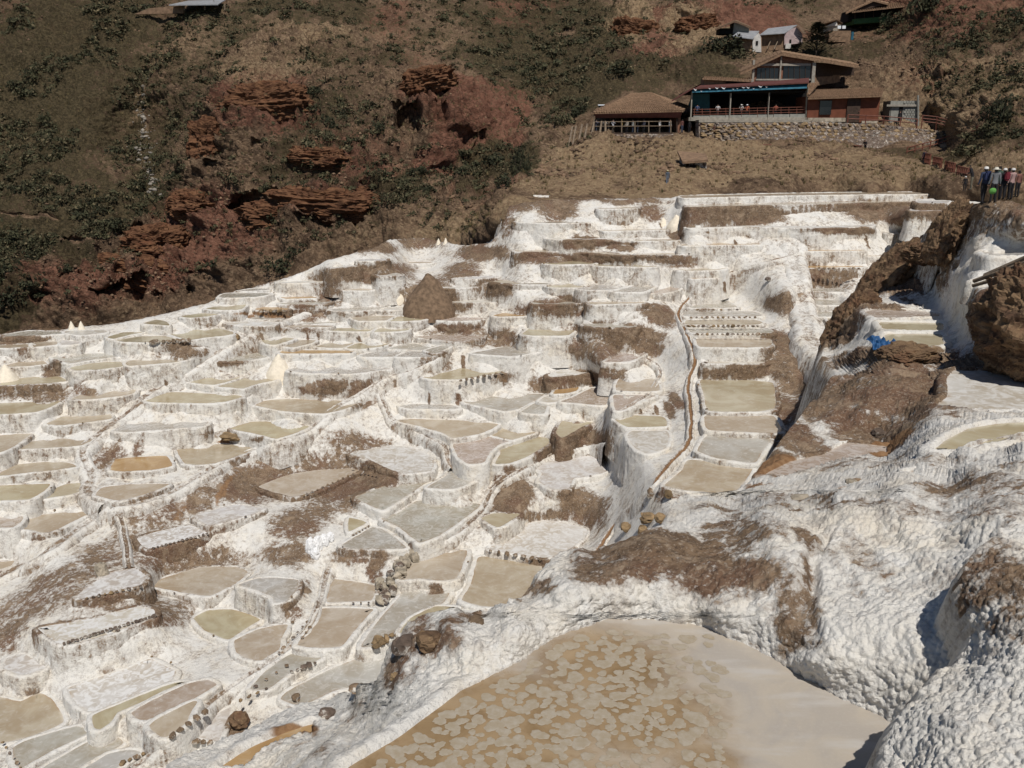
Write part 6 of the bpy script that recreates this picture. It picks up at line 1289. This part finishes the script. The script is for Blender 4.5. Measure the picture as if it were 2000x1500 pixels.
def person(p, h, rz, pose, top, legs, label, hat=None, pack=None, group=None, cat='person'):
    me0, hd, ch = POSES[pose]; me = me0.copy(); r = empty('person', p, rz); tag(r, label, cat, group); k = h/1.66; r.scale = (k, k, k)
    for c in (top, legs): me.materials.append(cloth(c))
    me.materials.append(M['skin']); me.materials.append(cloth((.02, .015, .012))); me.materials.append(cloth((.03, .025, .02))); link('body', me, None, r)
    if hat:
        wide, c = hat; n = 18; prof = [(0, .085), (.05, .08), (.085, .055), (.095, .0), (.20 if wide else .105, -.02), (.195 if wide else .10, -.032), (.085, -.02)]
        V = [(x*math.cos(a)+hd[0], x*math.sin(a)*1.1+hd[1], z+hd[2]+.045) for x, z in prof for a in np.linspace(0, 6.2832, n, endpoint=False)]
        link('hat', mesh('hat', V, gridfaces(len(prof), n, True), True), cloth(c), r)
    if pack:
        b = bmesh.new(); bmesh.ops.create_cube(b, size=1); bmesh.ops.bevel(b, geom=b.edges[:]+b.verts[:], offset=.18, segments=2, affect='EDGES'); m = bpy.data.meshes.new('backpack'); b.to_mesh(m); b.free()
        o = link('backpack', m, cloth(pack), r); o.scale = (.30, .19, .44); o.location = (ch[0], ch[1]-.19, ch[2]-.03)
    return r
WHITE, DARK, GREY = (.62, .60, .57), (.02, .018, .02), (.12, .12, .125)
def stand(u, v, d, px_h, *a, **k):
    q = A(u, v, d) if d else G(u, v, .3); d = q.y; s = (Vector(at(u, v-px_h, d))-q).z; return person(q, s, *a, **k)
PI = math.pi
# visitors on the path at the right (facing away up the slope, so their backs show)
stand(1918, 399, 40, 74, .1, 1, (.035, .045, .085), DARK, 'tall visitor in a navy jacket with blue backpack and white cap', (False, WHITE), (.03, .04, .10))
stand(1938, 397, 39.5, 71, -.1, 0, (.16, .165, .175), DARK, 'visitor in a grey shirt and wide pale sun hat', (True, (.55, .52, .44)))
stand(1956, 391, 43, 63, .2, 0, DARK, DARK, 'visitor in a dark red top with a white cap', (False, WHITE), (.15, .02, .03))
stand(1972, 391, 43, 63, .4, 4, (.40, .26, .24), DARK, 'visitor in a pink top and white cap at the right of the group', (False, WHITE))
stand(1985, 386, 45.5, 54, .3, 0, (.20, .09, .07), DARK, 'visitor in a dull orange top farthest right in the group')
stand(1896, 372, 46, 52, 1.2, 2, DARK, (.16, .14, .10), 'visitor in black bending forward at the left of the group')
stand(1883, 374, 48, 30, 2.6, 0, DARK, DARK, 'small figure in black with a white cap left of the bending visitor', (False, WHITE))
stand(1946, 390, 44.5, 66, -.3, 0, (.05, .08, .06), DARK, 'visitor in dark green half hidden behind the sun hat')
stand(1965, 387, 46, 60, .1, 0, (.10, .03, .035), DARK, 'visitor in maroon half hidden at the back of the group')
bag = lump('bag', A(1939, 373, 39.1), (.14, .10, .13), cloth((.10, .28, .06)), 70, 3, .1); tag(bag, 'bright green bag hanging at the side of the grey shirted visitor', 'bag')
stand(1837, 380, float(slopeD(1837, 381)), 33, 2.8, 3, WHITE, (.24, .22, .20), 'person in a white shirt standing on the rim of the top terrace')
stand(1804, 323, 0, 30, 2.9, 1, (.02, .02, .035), DARK, 'person in dark clothes walking down the stone stairs')
stand(1689, 299, 0, 27, 2.2, 2, DARK, DARK, 'person in black beside the red box below the wall')
stand(1303, 362, 0, 30, .1, 1, (.09, .11, .14), (.12, .15, .20), 'lone person in blue grey clothes walking up the bare slope', (False, (.5, .46, .25)))
stand(1756, 244, 117.8, 28, 3.0, 0, DARK, DARK, 'dark figure standing in the doorway of the block room')
stand(1367, 262, 115.2, 23, .4, 0, (.04, .02, .02), DARK, 'person in dark brown by the left end of the retaining wall'); stand(1394, 265, 114.8, 22, .4, 0, (.10, .05, .035), (.10, .05, .035), 'person in russet standing against the retaining wall'); stand(1346, 260, 116, 24, -.6, 0, DARK, DARK, 'person in black on the steps right of the pavilion')
HUT = [(1164, (.10, .10, .13), 'in grey at the left corner'), (1181, (.42, .40, .37), 'in white behind the third pole'), (1188, (.22, .17, .13), 'in tan beside the white shirt'), (1197, (.45, .46, .50), 'in pale blue at the rail'), (1214, (.30, .20, .06), 'in ochre with a yellow cap'), (1224, (.34, .30, .26), 'in cream left of the dark group'), (1235, (.40, .40, .38), 'in white leaning on the rail'), (1245, DARK, 'in black behind the rail'), (1257, (.05, .05, .07), 'in navy behind the rail'), (1288, (.50, .48, .46), 'in a white coat near the right post'), (1308, (.36, .36, .36), 'in pale grey at the right post'), (1332, (.14, .06, .05), 'in dull red outside the right wall')]
for k, (u, c, t) in enumerate(HUT): stand(u, 259.8, 115.5+.12*(k % 3), random.uniform(25, 28), random.uniform(-3, 3), random.choice((0, 3, 4)), c, random.choice((DARK, (.05, .06, .09), (.10, .08, .06))), f'visitor {t} of the tiled pavilion' if 'pavilion' not in t and 'corner' in t else f'pavilion visitor {t}', (False, (.5, .42, .12)) if 'cap' in t else None)
for u, c, hat, t in ((1401, (.50, .48, .47), None, 'in white leaning at the left bay of the restaurant'), (1447, (.40, .36, .33), WHITE, 'in cream with white hat at the middle bay'), (1458, (.45, .12, .06), (.6, .62, .66), 'in orange with pale wide hat at the middle bay'), (1514, (.30, .08, .05), None, 'in red seated at the right bay'), (1361, (.06, .08, .16), None, 'in blue at the left column of the restaurant')):
    stand(u, 230.5, 117.95, 27, 2.8, 3, c, DARK, f'restaurant guest {t}' if 'restaurant' not in t else f'guest {t}', (True, hat) if hat else None)
